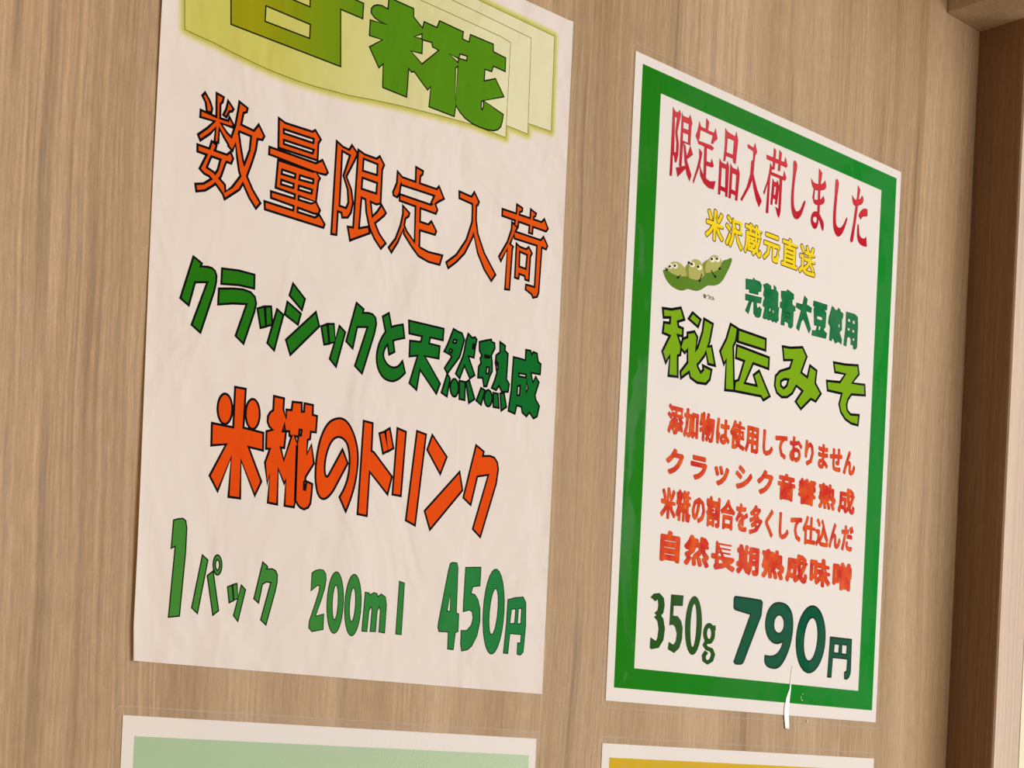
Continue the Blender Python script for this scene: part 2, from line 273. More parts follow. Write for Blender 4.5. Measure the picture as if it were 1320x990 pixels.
LETTERS = {
 'title': [(["29.12,251.31 29.82,238.64 80.89,238.53 79.61,260.56 90.54,260.45 90.63,266.54 79.08,266.72 78.06,284.29 27.4,282.43","17.5,266.8 17.81,261.09 28.59,260.94 31.37,267.16"],["44.83,250.47 65.57,250.1 65.54,244.71 44.76,244.59","44.63,256.92 65.02,256.71 64.88,261.97 44.76,261.89"]),
  (["103.13,273.01 115.99,272.79 116.19,269.49 121.04,266.54 121.81,269.38 128.63,269.2 129.87,272.35 142.94,271.96 142.64,268.93 146.28,268.83 146.86,272.11 159.83,272.14 160.02,269.07 167.17,268.6 167.23,262.84 160.41,263 159.55,260.5 155.75,260.31 155.65,255.38 161.92,258.23 167.2,252.09 155.77,247.1 167.26,244.6 166.85,241.34 166.18,239.05 164.56,237.32 162.09,236.18 158.6,235.64 154.1,235.49 150.1,235.84 146.09,236.91 143.05,238.61 140.68,240.64 140.1,235.93 126.38,235.98 126.82,244.41 125.23,242.5 117.69,247.78 116.33,247.15 114.88,248.14 114.48,236.45 102.04,236.68 101.76,245.97 99.63,243.84 94.5,250.53 100.75,255.31 94.23,255 94.31,261.18 102.88,261.99 99,262.14 96.27,262.8 94.59,264.07 94.58,265.75 95.74,267.25 97.73,268.26 99.96,268.65 102.87,268.33"],["117.04,261.68 120.9,264.2 121.03,262.09","121.33,261.82 126.2,262.28 126.78,260.66 130.13,260.26 121.64,252.07 115.55,255.49 121.39,256.23","141.58,262.37 145.67,262.68 145.4,260.76 141.21,260.42","135.87,260.59 140.93,260.33 140.85,258.48","140.45,241.16 139.55,255.88 140.84,257.01","155.77,247.1 155.93,244.55 155.22,243.08 154.7,243.45 154.62,246.39"]),
  ],
 'limited': [(["20.11,210.41 22.24,208.01 23.44,205.62 23.17,203.91 21.18,203.76 20.52,206.9 18.98,208.99","25.04,211.68 28.18,211.08 27.78,209.14 26.89,208.15 27.05,202.71 26.74,193.78 25.03,193.61 25.42,202.24","30.17,210.33 32.7,208 32.04,206.89 30.96,206.58 29.65,204.06 28.32,204.59 29.48,207.07","18.57,203.61 25.38,202.96 30.58,202.98 31.07,204.59 32.95,202.24 32.58,201.09 26.91,201.2 18.5,200.99","26.11,202.74 21.72,197.85 17.87,194.35 18.96,192.54 22.9,195.94 26.67,200.46","26.88,201.74 30.32,198.44 32.64,197.25 31.29,194.12 28.98,196.54 26.11,200","17.85,190.73 30.76,190.42 32.21,191.92 33.49,189.81 32.74,187.65 30.18,187.82 17.99,188.17","23.88,193.6 26.08,192.81 25.66,191.23 23.6,187.02 22.29,183.46 25.2,182.59 30.44,179.2 30.78,176.84 29.93,175.28 27.11,177.85 23.38,180.53 21.22,180.93 19.23,182.22 21.59,187.21 23.04,190.64","28.86,189.48 31.34,189.23 30.04,186.44 28.56,181.77 25.88,178.02 22.05,174.9 18.29,173.63 17.72,176.2 21.21,177.23 24.63,179.94 27,183.8 27.94,187.71","35.08,211.45 38.84,210.08 38.55,208.58 37.12,207.74 36.29,202.88 34.6,196.26 33.05,192.46 31.09,193.76 32.08,196.79 33.76,202.16 34.68,207.96","34.05,203.48 42.08,202.53 44.15,205.41 46.9,201.83 46.09,200.18 43.86,199.93 34.21,200.57","41.08,201.76 43.86,199.93 43.36,195.58 41.98,190.86 39.88,184.74 36.87,179.02 30.59,173.85 29.61,175.81 33.57,179.09 37.17,184.33 38.66,189.35 40.57,194.82","34.22,200.45 35.6,199.3 36.58,194.96 37.86,190.38 39.62,185.29 42.71,180.52 46.52,176.4 44.57,173.86 41.41,177.09 38.19,181.83 36.36,185.66 35.12,190.87 34.2,195.53"],[]),
  (["53.08,210.44 56.19,209.45 68.99,209.71 70.28,210.7 73.05,207.84 71.97,205.94 71.96,199.36 53.48,199.28","49.43,198.48 71.24,198.08 74.29,200.18 77.15,196.13 76.19,194.91 73.41,194.7 49.36,195.65","53.59,194.61 70.26,194.5 71.42,194.94 73.52,192.93 72.81,191.47 72.09,183.3 53.05,183.94","62.62,191.34 64.32,191.47 63.54,175.12 61.46,174.92","51.03,182.04 69.79,182.08 72.09,183.3 74.22,180.63 73.53,178.99 71.57,178.63 51.17,179.58","48.26,177.59 72.04,177.22 73.93,178.83 76.73,175.8 76.18,174.26 48.66,174.57"],["55.57,206.95 69.7,207.1 69.63,205.49 55.65,205.4","55.8,202.87 69.93,202.96 69.47,201.43 55.88,201.38","55.67,191.52 61.84,191.45 61.77,189.86 55.46,189.84","64.01,191.52 70.43,191.61 70.36,190.06 63.79,189.82","55.51,187.59 61.29,187.46 61.22,185.92 55.38,185.86","63.77,187.47 70.03,187.49 69.81,185.97 63.55,185.89"]),
  (["80.73,209.32 83.88,207.93 86.99,207.62 88.25,209.78 91.1,207.31 89.96,204.39 86.15,196.89 88.86,192.4 89.97,187.49 89.22,183.4 87.72,181.08 85.07,180.43 84.56,182.24 82.78,182.32 82.67,173.06 80.11,172.76","91.42,208.89 94.54,207.91 100.71,207.81 102.3,209.23 104.67,206.37 103.79,204.16 103.75,190.63 101.61,189.77 94.06,190.61 93.46,176.95 90.6,176.71","87.93,177.56 93.39,178.23 98.25,180.07 98.98,177.62 90.8,173.25 89.37,172.39","95.76,192.74 98.43,191.13 100.01,184.3 103.7,178.62 107.27,175.51 104.89,172.83 101.33,176.08 98.59,180.02 96.77,185.47","104.27,190.3 106.71,187.61 105.78,186.26 100.99,181.79 99.6,184.2 102.35,187.19"],["83.57,206.23 87.44,205.53 84.69,196.83 87.09,191.95 87.71,186.92 86.7,184.59 83.45,184.68","94.23,206.07 101.34,205.75 101.34,201.41 94.1,201.26","94.1,198.46 101.52,198.3 101.36,194.04 93.94,194.04"]),
  (["121.09,209.94 124.9,209.27 124.72,207.88 123.64,206.92 123.47,203.86 121.21,203.74","113.66,203.97 132.49,203.83 133.74,205.3 136.7,200.96 134.72,199.51 132.67,200.82 113.85,200.75","111.67,205.64 114.44,203.84 113.6,200.62 113.2,197.19 112.03,195.23 110.13,195.55 109.8,196.79 111.52,200.95","131.58,201.22 134.96,199.98 131.31,196.89 129.78,197.18","113.22,196.87 129.81,196.71 131.96,197.93 133.44,195.59 132.66,193.7 129.1,193.83 113.38,194.24","121.71,195.35 124.34,195.34 124.76,178.28 122.09,179","123.88,188.5 128.99,188.4 130.48,190.11 133.36,186.75 132.75,185.04 130.52,185.05 124.09,184.98","115.19,192.7 118.78,190.59 118.43,189.17 116.78,187.76 116.17,183.61 113.52,177.64 110.39,172.59 108.85,174.21 112.17,178.65 114.39,184.51 115.39,189.42","116.05,185.58 117.76,182.99 122.06,179.53 125.21,178.05 129.67,177.27 137.23,177.6 135.96,173.43 129.91,173.27 124.55,174.4 120.71,177.33 116.3,181.5"],[]),
  (["151.9,205.72 155.31,203.13 154.6,202.6 154.76,197.1 153.4,189.16 149.27,181.29 144.98,176.72 140.66,173.14 139.44,175.25 144.79,179.7 149.83,187.07 152.56,195.18 152.49,200.69","144.8,206.11 151.63,205.58 153.16,207.91 155.97,204.47 155.33,202.92 152.09,202.66 144.98,203.27","154.53,197.74 156.06,191.18 160.26,183.84 167.15,176.34 164.89,173.17 160.69,176.98 156.57,182.98 153.45,191.25"],[]),
  (["169.35,204.9 192.58,204.97 194.17,206.65 196.6,203.08 195.5,201.52 169.35,201.95","177.57,208.93 180.93,208.15 180.83,206.7 179.41,206 178.85,199.49 176.61,199.65 177.5,205.52","185.79,208.87 189.11,207.84 188.7,206.52 187.75,205.93 187.43,198.57 185.27,198.55 185.66,204.7","175.19,200.71 178.59,199.07 177.53,197.4 174.98,191.85 169.8,182.69 168.55,184.36 173.06,191.74 175.1,197.52","173.24,191.93 176.52,190.44 176.11,189.29 175.49,171.71 172.91,171.43","176.57,197.17 192.59,197.09 194.17,198.9 196.79,195.57 196,193.8 192.98,194.17 176.96,194.08","190.43,195.14 193.44,194.78 192.77,174.19 191.91,172.21 189.48,171.33 188.71,172.59 184.88,173.9 185.04,176.07 190.16,176.13","178.34,192.29 180.34,191.34 184.27,191.2 185.66,192.45 187.77,190.23 186.89,188.6 186.59,177.98 184.42,178.07 184.03,179.55 180.79,179.75 180.54,177.56 178.31,177.56"],["180.48,189.25 184.91,188.86 184.51,182.72 180.59,182.89"]),
  ],
 'classic': [(["18.38,149.7 22.09,148.04 21.61,146.82 24.67,147.34 26.4,147.32 27.83,146.59 28.61,145 28.6,142.64 27.9,138.95 22.79,122.63 18.91,124.76 24.78,141.68 19.56,140.52 17.32,131.54 13.64,133.42"],[]),
  (["30.88,148.16 38.22,149.05 45.37,149.05 45.52,143.86 38.52,143.64 30.84,142.43","29.9,140.45 36.49,141.89 40.72,142.46 43.96,142.15 45.98,140.79 46.68,138.54 46.01,135.09 41.84,122.28 38.16,124.53 42.44,137.33 36.1,136.23 29.88,134.55"],[]),
  (["47.36,136.7 50.47,138.14 51.62,130.72 49.13,129.73","50.91,138.23 53.58,138.79 54.47,132.02 51.61,130.84","56.32,138.34 59.36,136.79 55.82,122.48 52.54,124.69"],[]),
  (["63.17,149.67 69.08,144.96 67.83,140.4 61.73,144.79","60.91,142.17 67.46,138.97 66.29,134.44 59.94,137.1","74.55,141.07 76.46,135.9 63.39,122.24 61,127.57"],[]),
  (["77.37,136.08 80.21,137.59 81.57,130.1 79.15,129.31","80.52,137.66 83.43,138.25 84.61,131.44 81.72,130.25","86.17,138.06 89.19,136.17 85.4,121.8 82.14,124.3"],[]),
  (["94.07,148.8 97.76,147.06 97.37,145.53 100.39,146.09 102.42,145.95 103.94,144.8 104.4,142.54 103.66,138.58 98.39,121.51 94.66,123.85 100.08,140.39 94.94,139.35 93.16,130.49 89.79,132.65"],[]),
  (["107.46,146.15 110.62,148.21 112.15,143.14 114.4,133.26 111.61,131.63 109.99,138.03","118.09,145.13 118.16,144.8 118.3,144.14 118.52,143.16 118.8,141.84 119.02,140.86 119.16,140.2 119.24,139.87 118.89,139.75 118.19,139.51 117.15,139.14 115.77,138.66 114.54,138.16 113.45,137.64 112.51,137.1 111.72,136.54 111.03,135.94 110.42,135.28 109.9,134.58 109.47,133.82 109.14,133.09 108.91,132.39 108.77,131.72 108.73,131.07 108.82,130.43 109.04,129.79 109.39,129.16 109.88,128.54 110.43,128.01 111.04,127.58 111.71,127.25 112.45,127.02 113.19,126.9 113.93,126.9 114.68,127 115.43,127.23 116.13,127.57 116.78,128.04 117.37,128.63 117.91,129.34 118.31,129.88 118.58,130.24 118.72,130.42 118.82,130.13 119.04,129.57 119.35,128.72 119.78,127.59 120.09,126.74 120.3,126.17 120.41,125.89 120.2,125.68 119.79,125.27 119.17,124.64 118.34,123.81 117.5,123.09 116.63,122.47 115.74,121.96 114.84,121.55 113.87,121.3 112.85,121.19 111.76,121.24 110.62,121.43 109.58,121.8 108.62,122.36 107.76,123.11 106.99,124.03 106.37,125.06 105.9,126.18 105.57,127.4 105.39,128.72 105.35,130.06 105.45,131.44 105.7,132.84 106.08,134.27 106.56,135.64 107.15,136.95 107.83,138.2 108.62,139.4 109.41,140.43 110.2,141.31 110.99,142.03 111.77,142.59 112.69,143.12 113.72,143.61 114.88,144.07 116.16,144.49 117.12,144.81 117.76,145.02"],[]),
  (["121.05,147.35 139.8,147.79 139.66,142.95 132.77,142.76 132.33,140.19 138.1,140.21 137.81,135.03 130.28,134.57 139.21,124.9 137.41,120.37 128.08,128.61 126.74,120.04 122.82,122.13 126.48,134.04 122.17,132.88 122.11,139.35 127.82,139.96 128.36,142.34 121.61,142.16"],[]),
  (["145.15,148.8 147.66,148.18 149.88,147.97 151.36,145.6 150.64,142.8 149.18,137.86 142.83,129.71 141.22,131.72 144.83,137.03 143.9,137.84 140.63,138.53 142.34,141.83","153.4,148.48 155.72,147.14 157.3,147.78 158.25,146.97 157.7,144.18 157.12,139.05 153.99,139.12 158.02,131.86 155.44,130.04 152.03,134.75 149.73,129 147.42,130.56 150.93,138.2 151.64,141 152.28,145.12","142.83,129.71 144.5,128.04 143.24,120.21 140.12,121.31","149.35,125.01 149.34,124.12 149.2,123.25 148.93,122.47 148.56,121.81 148.1,121.31 147.58,121 147.04,120.91 146.5,121.03 145.99,121.35 145.54,121.87 145.19,122.54 144.95,123.33 144.83,124.2 144.84,125.09 144.98,125.95 145.25,126.73 145.62,127.39 146.07,127.89 146.59,128.2 147.13,128.3 147.68,128.18 148.19,127.86 148.63,127.34 148.99,126.67 149.23,125.88","149.61,127.98 152.89,128.11 153.09,120.48 150.08,120.42","153.34,127.99 155.04,129.3 158.64,121.92 155.46,119.69"],["145.69,144.48 147.18,144.44 146.74,143.09 145.15,143.18","143.76,140.13 145,139.91 144.55,138.7 143.47,139.08","156.33,144.58 157.05,144.59 156.88,142.89 156.17,142.88"]),
  (["159.82,146.28 163.81,147.74 166.49,148.6 166.73,147.64 168.39,147.49 168.71,145.32 166.91,141.93 167.53,139.35 167.78,135.34 166.55,133.09 165.02,128.43 163.49,128.15 162.55,131.55 159.86,131.19 160.02,135.91 161.27,137.49 160.7,139.4 161.51,140.9 160.05,142.63","171.54,148.59 174.66,147.5 174.51,145.44 176.43,144.45 176.2,133.5 177.89,131.77 177.46,128.28 173.79,127.63 172.06,130.03 170.55,127.73 167.95,128.28 169.39,131.58 170.54,135.18 169.38,139.03 169.62,142.46 171.81,144.23","161.92,127.2 164.22,126.6 162.36,120.08 159.57,121.41","168.49,123.98 168.48,123.14 168.33,122.32 168.07,121.57 167.7,120.95 167.24,120.48 166.72,120.18 166.18,120.09 165.64,120.2 165.13,120.51 164.69,120.99 164.34,121.62 164.1,122.37 163.98,123.19 164,124.03 164.14,124.84 164.4,125.59 164.77,126.21 165.23,126.69 165.74,126.98 166.29,127.08 166.83,126.97 167.34,126.67 167.78,126.19 168.13,125.55 168.37,124.8","168.98,126.43 171.74,126.45 172.66,120.5 169.36,120.41","172.91,126.79 175.18,127.53 176.94,121.71 174.01,119.65"],["163.3,141.38 166.03,141.36 165.71,140.63 163.17,140.48","164.52,136.42 165.96,136.69 165.76,133.96 164.41,133.71","170.25,139.87 171.02,139.33 170.91,136.6 169.98,136.77"]),
  (["179.74,143.72 186.81,143.7 186.81,148.17 189.65,148.37 190.42,146.8 191.29,148.14 193.51,147.88 194.4,144.45 196.08,143.73 195.9,139.19 190.45,138.87 191.85,134.98 193.4,137.69 195.45,135.64 193.43,129.74 194.04,127.77 196.3,125.39 195.26,120.7 193.13,119.45 190.6,121.65 188.83,119.62 186.37,120.93 185.75,123.23 182.91,123.42 182.03,119.64 178.15,120.22 179.26,129.28"],["183.16,137.31 187.48,137.63 187.57,136.27 183.52,136.08","182.86,131.64 184.42,132.26 184.22,127.97 182.83,127.73","188.03,134.98 189,131.71 187.99,129.81"]),
  ],
 'drink': [(["38.23,97.15 38.21,95.79 38,94.47 37.62,93.27 37.08,92.27 36.43,91.52 35.69,91.07 34.91,90.94 34.13,91.14 33.41,91.66 32.78,92.46 32.28,93.5 31.93,94.72 31.76,96.05 31.78,97.41 31.99,98.72 32.37,99.91 32.9,100.91 33.55,101.66 34.29,102.12 35.07,102.25 35.85,102.06 36.57,101.55 37.21,100.76 37.71,99.71 38.06,98.49","50.62,97.31 50.6,95.94 50.4,94.62 50.03,93.42 49.5,92.42 48.85,91.68 48.13,91.23 47.36,91.1 46.6,91.31 45.89,91.83 45.27,92.63 44.77,93.68 44.43,94.9 44.26,96.23 44.28,97.6 44.48,98.91 44.85,100.1 45.37,101.1 46.01,101.85 46.74,102.3 47.5,102.44 48.26,102.24 48.98,101.73 49.61,100.93 50.11,99.88 50.45,98.65","39.03,105.53 43.81,105.62 43.57,90.97 52.66,90.49 52.89,83.79 46.22,84.12 52.76,72.01 50.06,66.27 43.19,78.62 43.56,64.31 38.31,64.19 38.74,79.13 33.43,65.63 29.64,70.87 36.26,83.56 29.78,82.13 29.6,90.43 39.03,90.35"],[]),
  (["56.75,105.24 61.43,105.16 61.37,100.93 62.8,97.86 62.76,101.05 65.18,101.28 65.52,104.55 69.81,104.93 70,101.5 71.11,101.69 71.15,104.92 75.21,104.95 75.28,101.17 77.4,101.04 77.17,94.64 74.76,94.49 74.55,91.59 73.44,91.11 73.31,85.6 75.34,89.58 76.95,82.49 73.29,76.76 73.15,75.22 76.59,74.37 76.45,70.19 76.12,66.78 75.09,65 73.26,64.08 71.37,64.5 69.96,65.65 68.99,67.04 68.4,64.23 63.96,64.25 63.99,74.21 63.34,72.61 60.26,77.89 60.52,64.27 56.14,64.41 56.4,75.22 55.53,71.51 54,79.36 56,84.93 54.21,84.65 54.05,91.32 56.75,92.35 55.24,93.3 54.35,94.95 54.38,97.05 55.3,98.7 56.69,99.83"],["62.19,95.65 62.72,92.72 61.48,92.52","63.08,92.78 64.55,93.02 64.79,91.25 65.75,91.4 62.62,81.55 60.89,86.23 62.57,86.25","69.29,94.4 70.4,94.46 70.16,92.29 69.19,92.26","67.21,91.64 68.93,91.61 68.64,88.83","68.39,87.88 68.62,87.92 68.91,67.03 68.69,67","73.15,75.22 73.76,75 73.35,71.71 72.67,71.8 72.59,74.53"]),
  (["89.29,102.07 90.27,101.95 91.21,101.65 92.12,101.16 92.99,100.47 93.82,99.6 94.62,98.58 95.37,97.42 96.09,96.11 96.76,94.66 97.32,93.19 97.75,91.7 98.06,90.18 98.25,88.65 98.35,87.02 98.35,85.31 98.26,83.49 98.07,81.59 97.81,79.72 97.48,77.88 97.07,76.06 96.58,74.28 96.07,72.58 95.52,70.96 94.95,69.43 94.35,67.98 93.9,66.89 93.6,66.17 93.45,65.81 93.24,66.14 92.81,66.81 92.16,67.81 91.31,69.14 90.67,70.13 90.24,70.79 90.03,71.12 90.17,71.36 90.45,71.82 90.88,72.52 91.45,73.45 91.98,74.48 92.48,75.59 92.95,76.81 93.38,78.11 93.72,79.48 93.98,80.92 94.15,82.42 94.24,83.99 94.24,85.51 94.15,86.97 93.98,88.39 93.72,89.75 93.4,90.92 93,91.91 92.53,92.71 91.98,93.32 91.39,93.82 90.76,94.21 90.07,94.48 89.35,94.65 88.63,94.67 87.92,94.56 87.22,94.3 86.53,93.92 85.88,93.39 85.27,92.73 84.7,91.94 84.18,91.01 83.71,89.99 83.3,88.89 82.94,87.7 82.63,86.42 82.4,85.15 82.25,83.9 82.18,82.66 82.2,81.43 82.29,80.39 82.45,79.53 82.69,78.85 83.01,78.36 83.37,78.22 83.79,78.44 84.26,79 84.79,79.93 85.48,81.17 86.36,82.72 87.4,84.6 88.63,86.79 89.55,88.44 90.17,89.55 90.48,90.1 90.66,89.78 91.01,89.13 91.55,88.17 92.27,86.88 92.81,85.92 93.17,85.27 93.35,84.95 93.12,84.52 92.65,83.68 91.95,82.41 91.01,80.72 90.09,79.06 89.19,77.42 88.3,75.8 87.43,74.21 86.54,72.83 85.65,71.67 84.74,70.71 83.83,69.97 82.95,69.51 82.12,69.32 81.34,69.4 80.59,69.76 79.94,70.38 79.37,71.26 78.9,72.4 78.51,73.8 78.22,75.2 78,76.58 77.88,77.96 77.84,79.33 77.84,80.75 77.89,82.21 77.98,83.72 78.12,85.27 78.32,86.83 78.58,88.4 78.9,89.99 79.29,91.58 79.77,93.13 80.35,94.64 81.02,96.12 81.8,97.55 82.69,98.78 83.68,99.82 84.79,100.65 86,101.29 87.16,101.73 88.26,102"],[]),
  (["100.34,103 104.97,102.82 104.99,91.69 106.21,91.38 116.02,83.03 114.19,75.47 104.53,83.26 104.14,65.48 99.37,65.62","108.55,99.31 111.31,100.52 113.39,92.99 110.88,91.47","111.54,100.75 113.81,102.26 116.15,94.5 113.4,92.8"],[]),
  (["117.7,102.89 122.28,102.17 121.13,75.79 116.7,75.82","128.03,103.43 132.95,102.8 129.28,64.79 124.27,66.28"],[]),
  (["136.32,103.15 144.69,95.35 141.54,87.7 133.92,96.62","152.14,90.23 154.18,82.75 137.34,64.05 134.01,71.4"],[]),
  (["160.64,102.75 165.24,100.67 164.73,98.73 168.75,99.41 171.3,99.06 173.14,97.33 173.87,94.42 173.08,88.26 165.36,64.38 160.89,67.29 168.35,91.27 162.17,89.7 159.12,77.21 154.81,79.73"],[]),
  ],
 'pack': [(["15.15,52.53 17.24,53.26 19.09,53.61 20.33,52.9 20.87,50.37 20.87,41.72 19.48,17.77 14.87,16.96 16.32,43.03 14.71,42.16"],[]),
  (["28.14,41.22 30.62,39.64 27.15,19.39 24.54,21.29","30.66,33.81 33.1,35.82 36.31,21.33 33.86,19.35","36.83,38.45 36.82,37.55 36.7,36.69 36.48,35.92 36.16,35.29 35.77,34.83 35.33,34.57 34.87,34.52 34.41,34.68 33.97,35.06 33.59,35.62 33.29,36.33 33.08,37.15 32.98,38.03 32.98,38.93 33.1,39.78 33.32,40.55 33.64,41.18 34.02,41.65 34.46,41.91 34.93,41.96 35.39,41.8 35.82,41.43 36.21,40.87 36.51,40.16 36.72,39.34"],["35.79,38.34 35.79,37.88 35.74,37.43 35.64,37.04 35.49,36.71 35.31,36.48 35.11,36.35 34.89,36.32 34.68,36.41 34.48,36.61 34.3,36.89 34.16,37.26 34.06,37.69 34,38.14 34.01,38.6 34.06,39.05 34.16,39.44 34.3,39.76 34.48,40 34.69,40.14 34.9,40.16 35.12,40.07 35.32,39.88 35.5,39.59 35.64,39.22 35.74,38.8"]),
  (["39.77,30.54 41.82,31.45 42.7,25.64 40.79,24.69","42.02,31.65 43.89,32.25 44.76,26.72 42.83,25.83","45.88,31.86 47.89,30.29 45.09,18.05 43.01,20.06"],[]),
  (["55.13,41.6 57.46,40.12 57.07,39.18 59.82,39.47 61.31,38.85 62.12,37.43 62.15,34.42 61.41,30.74 57.91,17.8 55.36,19.55 59.25,34.13 57.21,34.22 55.46,33.14 54.07,25.83 51.84,27.23"],[]),
  ],
 'volume': [(["78.43,39.9 80.05,41.04 82.02,41.66 83.82,41.61 85.1,40.37 85.43,38.22 85.01,34.94 83.67,30.36 81.08,23.26 85.02,24.42 85.06,18.36 79.64,17.09 78.07,18.41 78.22,20.99 80.78,28.47 82.21,33.04 82.39,35.24 81.38,35.38 78.33,32.9"],[]),
  (["94.45,29.85 94.35,26.91 94.03,24.12 93.49,21.64 92.77,19.62 91.91,18.18 90.97,17.4 90,17.32 89.05,17.94 88.17,19.23 87.43,21.11 86.86,23.48 86.5,26.18 86.36,29.08 86.45,32 86.77,34.77 87.3,37.24 88.01,39.26 88.86,40.71 89.8,41.51 90.78,41.62 91.73,41.01 92.61,39.74 93.36,37.86 93.93,35.49 94.31,32.77"],["91.8,29.68 91.76,28.04 91.63,26.48 91.44,25.11 91.18,23.99 90.87,23.2 90.54,22.77 90.2,22.74 89.87,23.11 89.57,23.85 89.32,24.91 89.12,26.25 89.01,27.78 88.97,29.41 89.01,31.05 89.13,32.6 89.33,33.97 89.59,35.09 89.89,35.88 90.22,36.31 90.56,36.34 90.89,35.98 91.19,35.25 91.45,34.18 91.64,32.84 91.76,31.31"]),
  (["103.35,29.7 103.23,26.73 102.87,23.92 102.3,21.42 101.56,19.38 100.67,17.92 99.71,17.13 98.72,17.05 97.75,17.68 96.88,18.99 96.14,20.89 95.58,23.27 95.23,26.01 95.12,28.93 95.24,31.88 95.59,34.67 96.15,37.16 96.89,39.2 97.76,40.67 98.72,41.48 99.72,41.59 100.68,40.98 101.56,39.69 102.31,37.79 102.87,35.4 103.23,32.65"],["100.44,29.59 100.37,27.98 100.22,26.44 100,25.09 99.72,23.99 99.4,23.2 99.05,22.78 98.71,22.75 98.38,23.11 98.08,23.84 97.84,24.89 97.67,26.21 97.57,27.72 97.56,29.32 97.63,30.94 97.78,32.47 98,33.82 98.28,34.92 98.6,35.71 98.95,36.13 99.3,36.17 99.63,35.81 99.92,35.09 100.16,34.03 100.33,32.71 100.43,31.21"]),
  (["105.12,35.07 107.23,34.87 107.49,34.15 109.63,35.35 111.24,35.01 111.62,33.89 113.35,35.14 115.55,34.1 116.27,31 115.99,19.54 112.99,19.71 113.23,28.22 112.6,29.82 111.65,28.07 111.29,19.74 108.46,19.5 108.97,28.66 108.4,29.43 107.45,27.69 106.89,19.37 104.27,19.32"],[]),
  (["122.44,41.23 125.19,40.68 124.71,19.59 121.78,19.61"],[]),
  ],
 'price': [(["149.28,51.33 150.39,51.97 153.02,52.08 153.71,50.09 153.97,31.08 155.37,30.78 155.36,23.41 153.9,22.86 153.2,15.63 150,15.64 149.9,22.79 144.81,22.53 144.15,24.02 144.26,25.92 146.22,36.39 148.36,47.78"],["150.07,38.49 150.51,31.46 148.79,31.47"]),
  (["157.95,50.72 166.65,51.75 166.56,43.78 162.5,43.02 161.75,40.07 163.87,39.84 165.75,37.84 167.17,34.03 167.5,28.81 166.12,22.56 163.47,17.98 161.25,16.24 157.82,15.37 157.06,18.35 157.06,23.99 160.17,24.25 162.59,26.63 163.44,29.76 162.82,32.32 161.37,33.06 157.72,32.03 157.66,36.63"],[]),
  (["181.12,34.17 180.91,29.76 180.35,25.57 179.47,21.86 178.35,18.84 177.03,16.69 175.6,15.53 174.13,15.42 172.73,16.37 171.46,18.31 170.4,21.13 169.61,24.67 169.13,28.73 169,33.06 169.21,37.43 169.76,41.58 170.62,45.27 171.73,48.29 173.04,50.47 174.46,51.68 175.92,51.83 177.34,50.93 178.62,49.02 179.7,46.2 180.5,42.64 180.99,38.55"],["177.41,33.83 177.2,31.44 176.87,29.18 176.43,27.18 175.91,25.56 175.34,24.4 174.75,23.78 174.18,23.74 173.65,24.26 173.21,25.33 172.88,26.88 172.66,28.82 172.59,31.03 172.66,33.4 172.86,35.77 173.19,38.03 173.63,40.03 174.15,41.66 174.72,42.82 175.31,43.45 175.88,43.51 176.41,42.99 176.85,41.92 177.19,40.37 177.4,38.43 177.48,36.21"]),
  (["182.97,39.49 187.15,40.78 192.01,41.52 193.77,39.18 194.28,29.36 193.54,17.63 191.79,16.16 189.92,16.46 189.86,21.38 191.69,21.52 191.83,25.12 185.1,25.01 184.44,16.32 181.77,16.3 182.77,29.26"],["185.41,35.54 187.82,35.94 187.61,29.68 184.83,29.26","189.52,36.28 191.35,36.45 191.28,29.82 189.33,29.65"]),
  ],
 'hiden': [(["26.03,184.83 32.14,185.54 38.6,187.64 41.47,182.66 36.84,180.7 37.61,178.54 40.76,178.34 40.77,174.59 37.27,174.47 40.1,169.87 39.77,165.64 37.94,164.88 38.63,155.02 32.08,154.39 32.42,163.81 29.84,160.01 27.04,164.84 31.77,173.04 26.81,173.45 27.32,178.5 31.37,178.92 31.55,181.6 26.93,180.65","47.1,187.17 52.99,185.04 51.35,181.16 44.42,183.69","55.5,185.97 62.06,184.78 60.12,175.49 56.99,168.53 53.42,164.48 47.76,159.63 40.9,154.85 40.31,157.83 46.16,164.36 51.66,171.3 54.67,179.48","44.01,176.91 48.98,178.5 51.31,176.27 50.32,168.51 52.68,162.23 54.76,160.09 56.58,161.7 56.05,163.71 62.59,162.82 61.63,157.97 58.96,155.37 52.57,154.8 47.62,156.25 45.09,161.64","57.08,172.78 61.78,174.12 65.02,165.23 59.83,165.1","40.86,173.36 45.38,175.51 45.75,170.14 42.81,167.06 39.54,168.93"],["38.63,172.92 40.57,172.05 39.82,170.24"]),
  (["75.04,187.44 80.46,186.39 79.57,180.19 77.79,177.08 80,155.73 73.13,154.93 73.01,169.47 71.47,167.04 68.15,172.81 72.29,179.6","81.15,186.1 102.38,185.58 102.52,179.91 80.92,180.02","80.38,178.19 105.52,176.97 105.52,171.26 93.45,171.79 87.7,161 96.96,161.37 94.14,166.09 98.33,169.04 107.48,157.99 102.54,155.1 100.61,156.78 80,155.73 80.32,160.52 82.92,161.69 86.52,171.61 80.17,171.87"],[]),
  (["115.8,184.52 122.18,185.06 131.84,187.22 135.65,183.19 131.65,174.35 136.88,172.8 138.59,179.24 144.33,177.61 143.63,171.14 148.74,166.61 144.64,161.81 140.6,162.46 132.75,155.88 128.17,158.94 133.5,165.26 128.14,166.99 125.3,162.64 121.19,159.96 116.97,159.21 112.9,160.71 110.97,163.9 111.31,168.81 114.61,171.9 122.23,174.83 124.06,179.18 117.29,177.9"],["115.69,166.96 118.41,168.52 121.67,168.94 120.49,165.61 118.05,163.84 115.85,164.78"]),
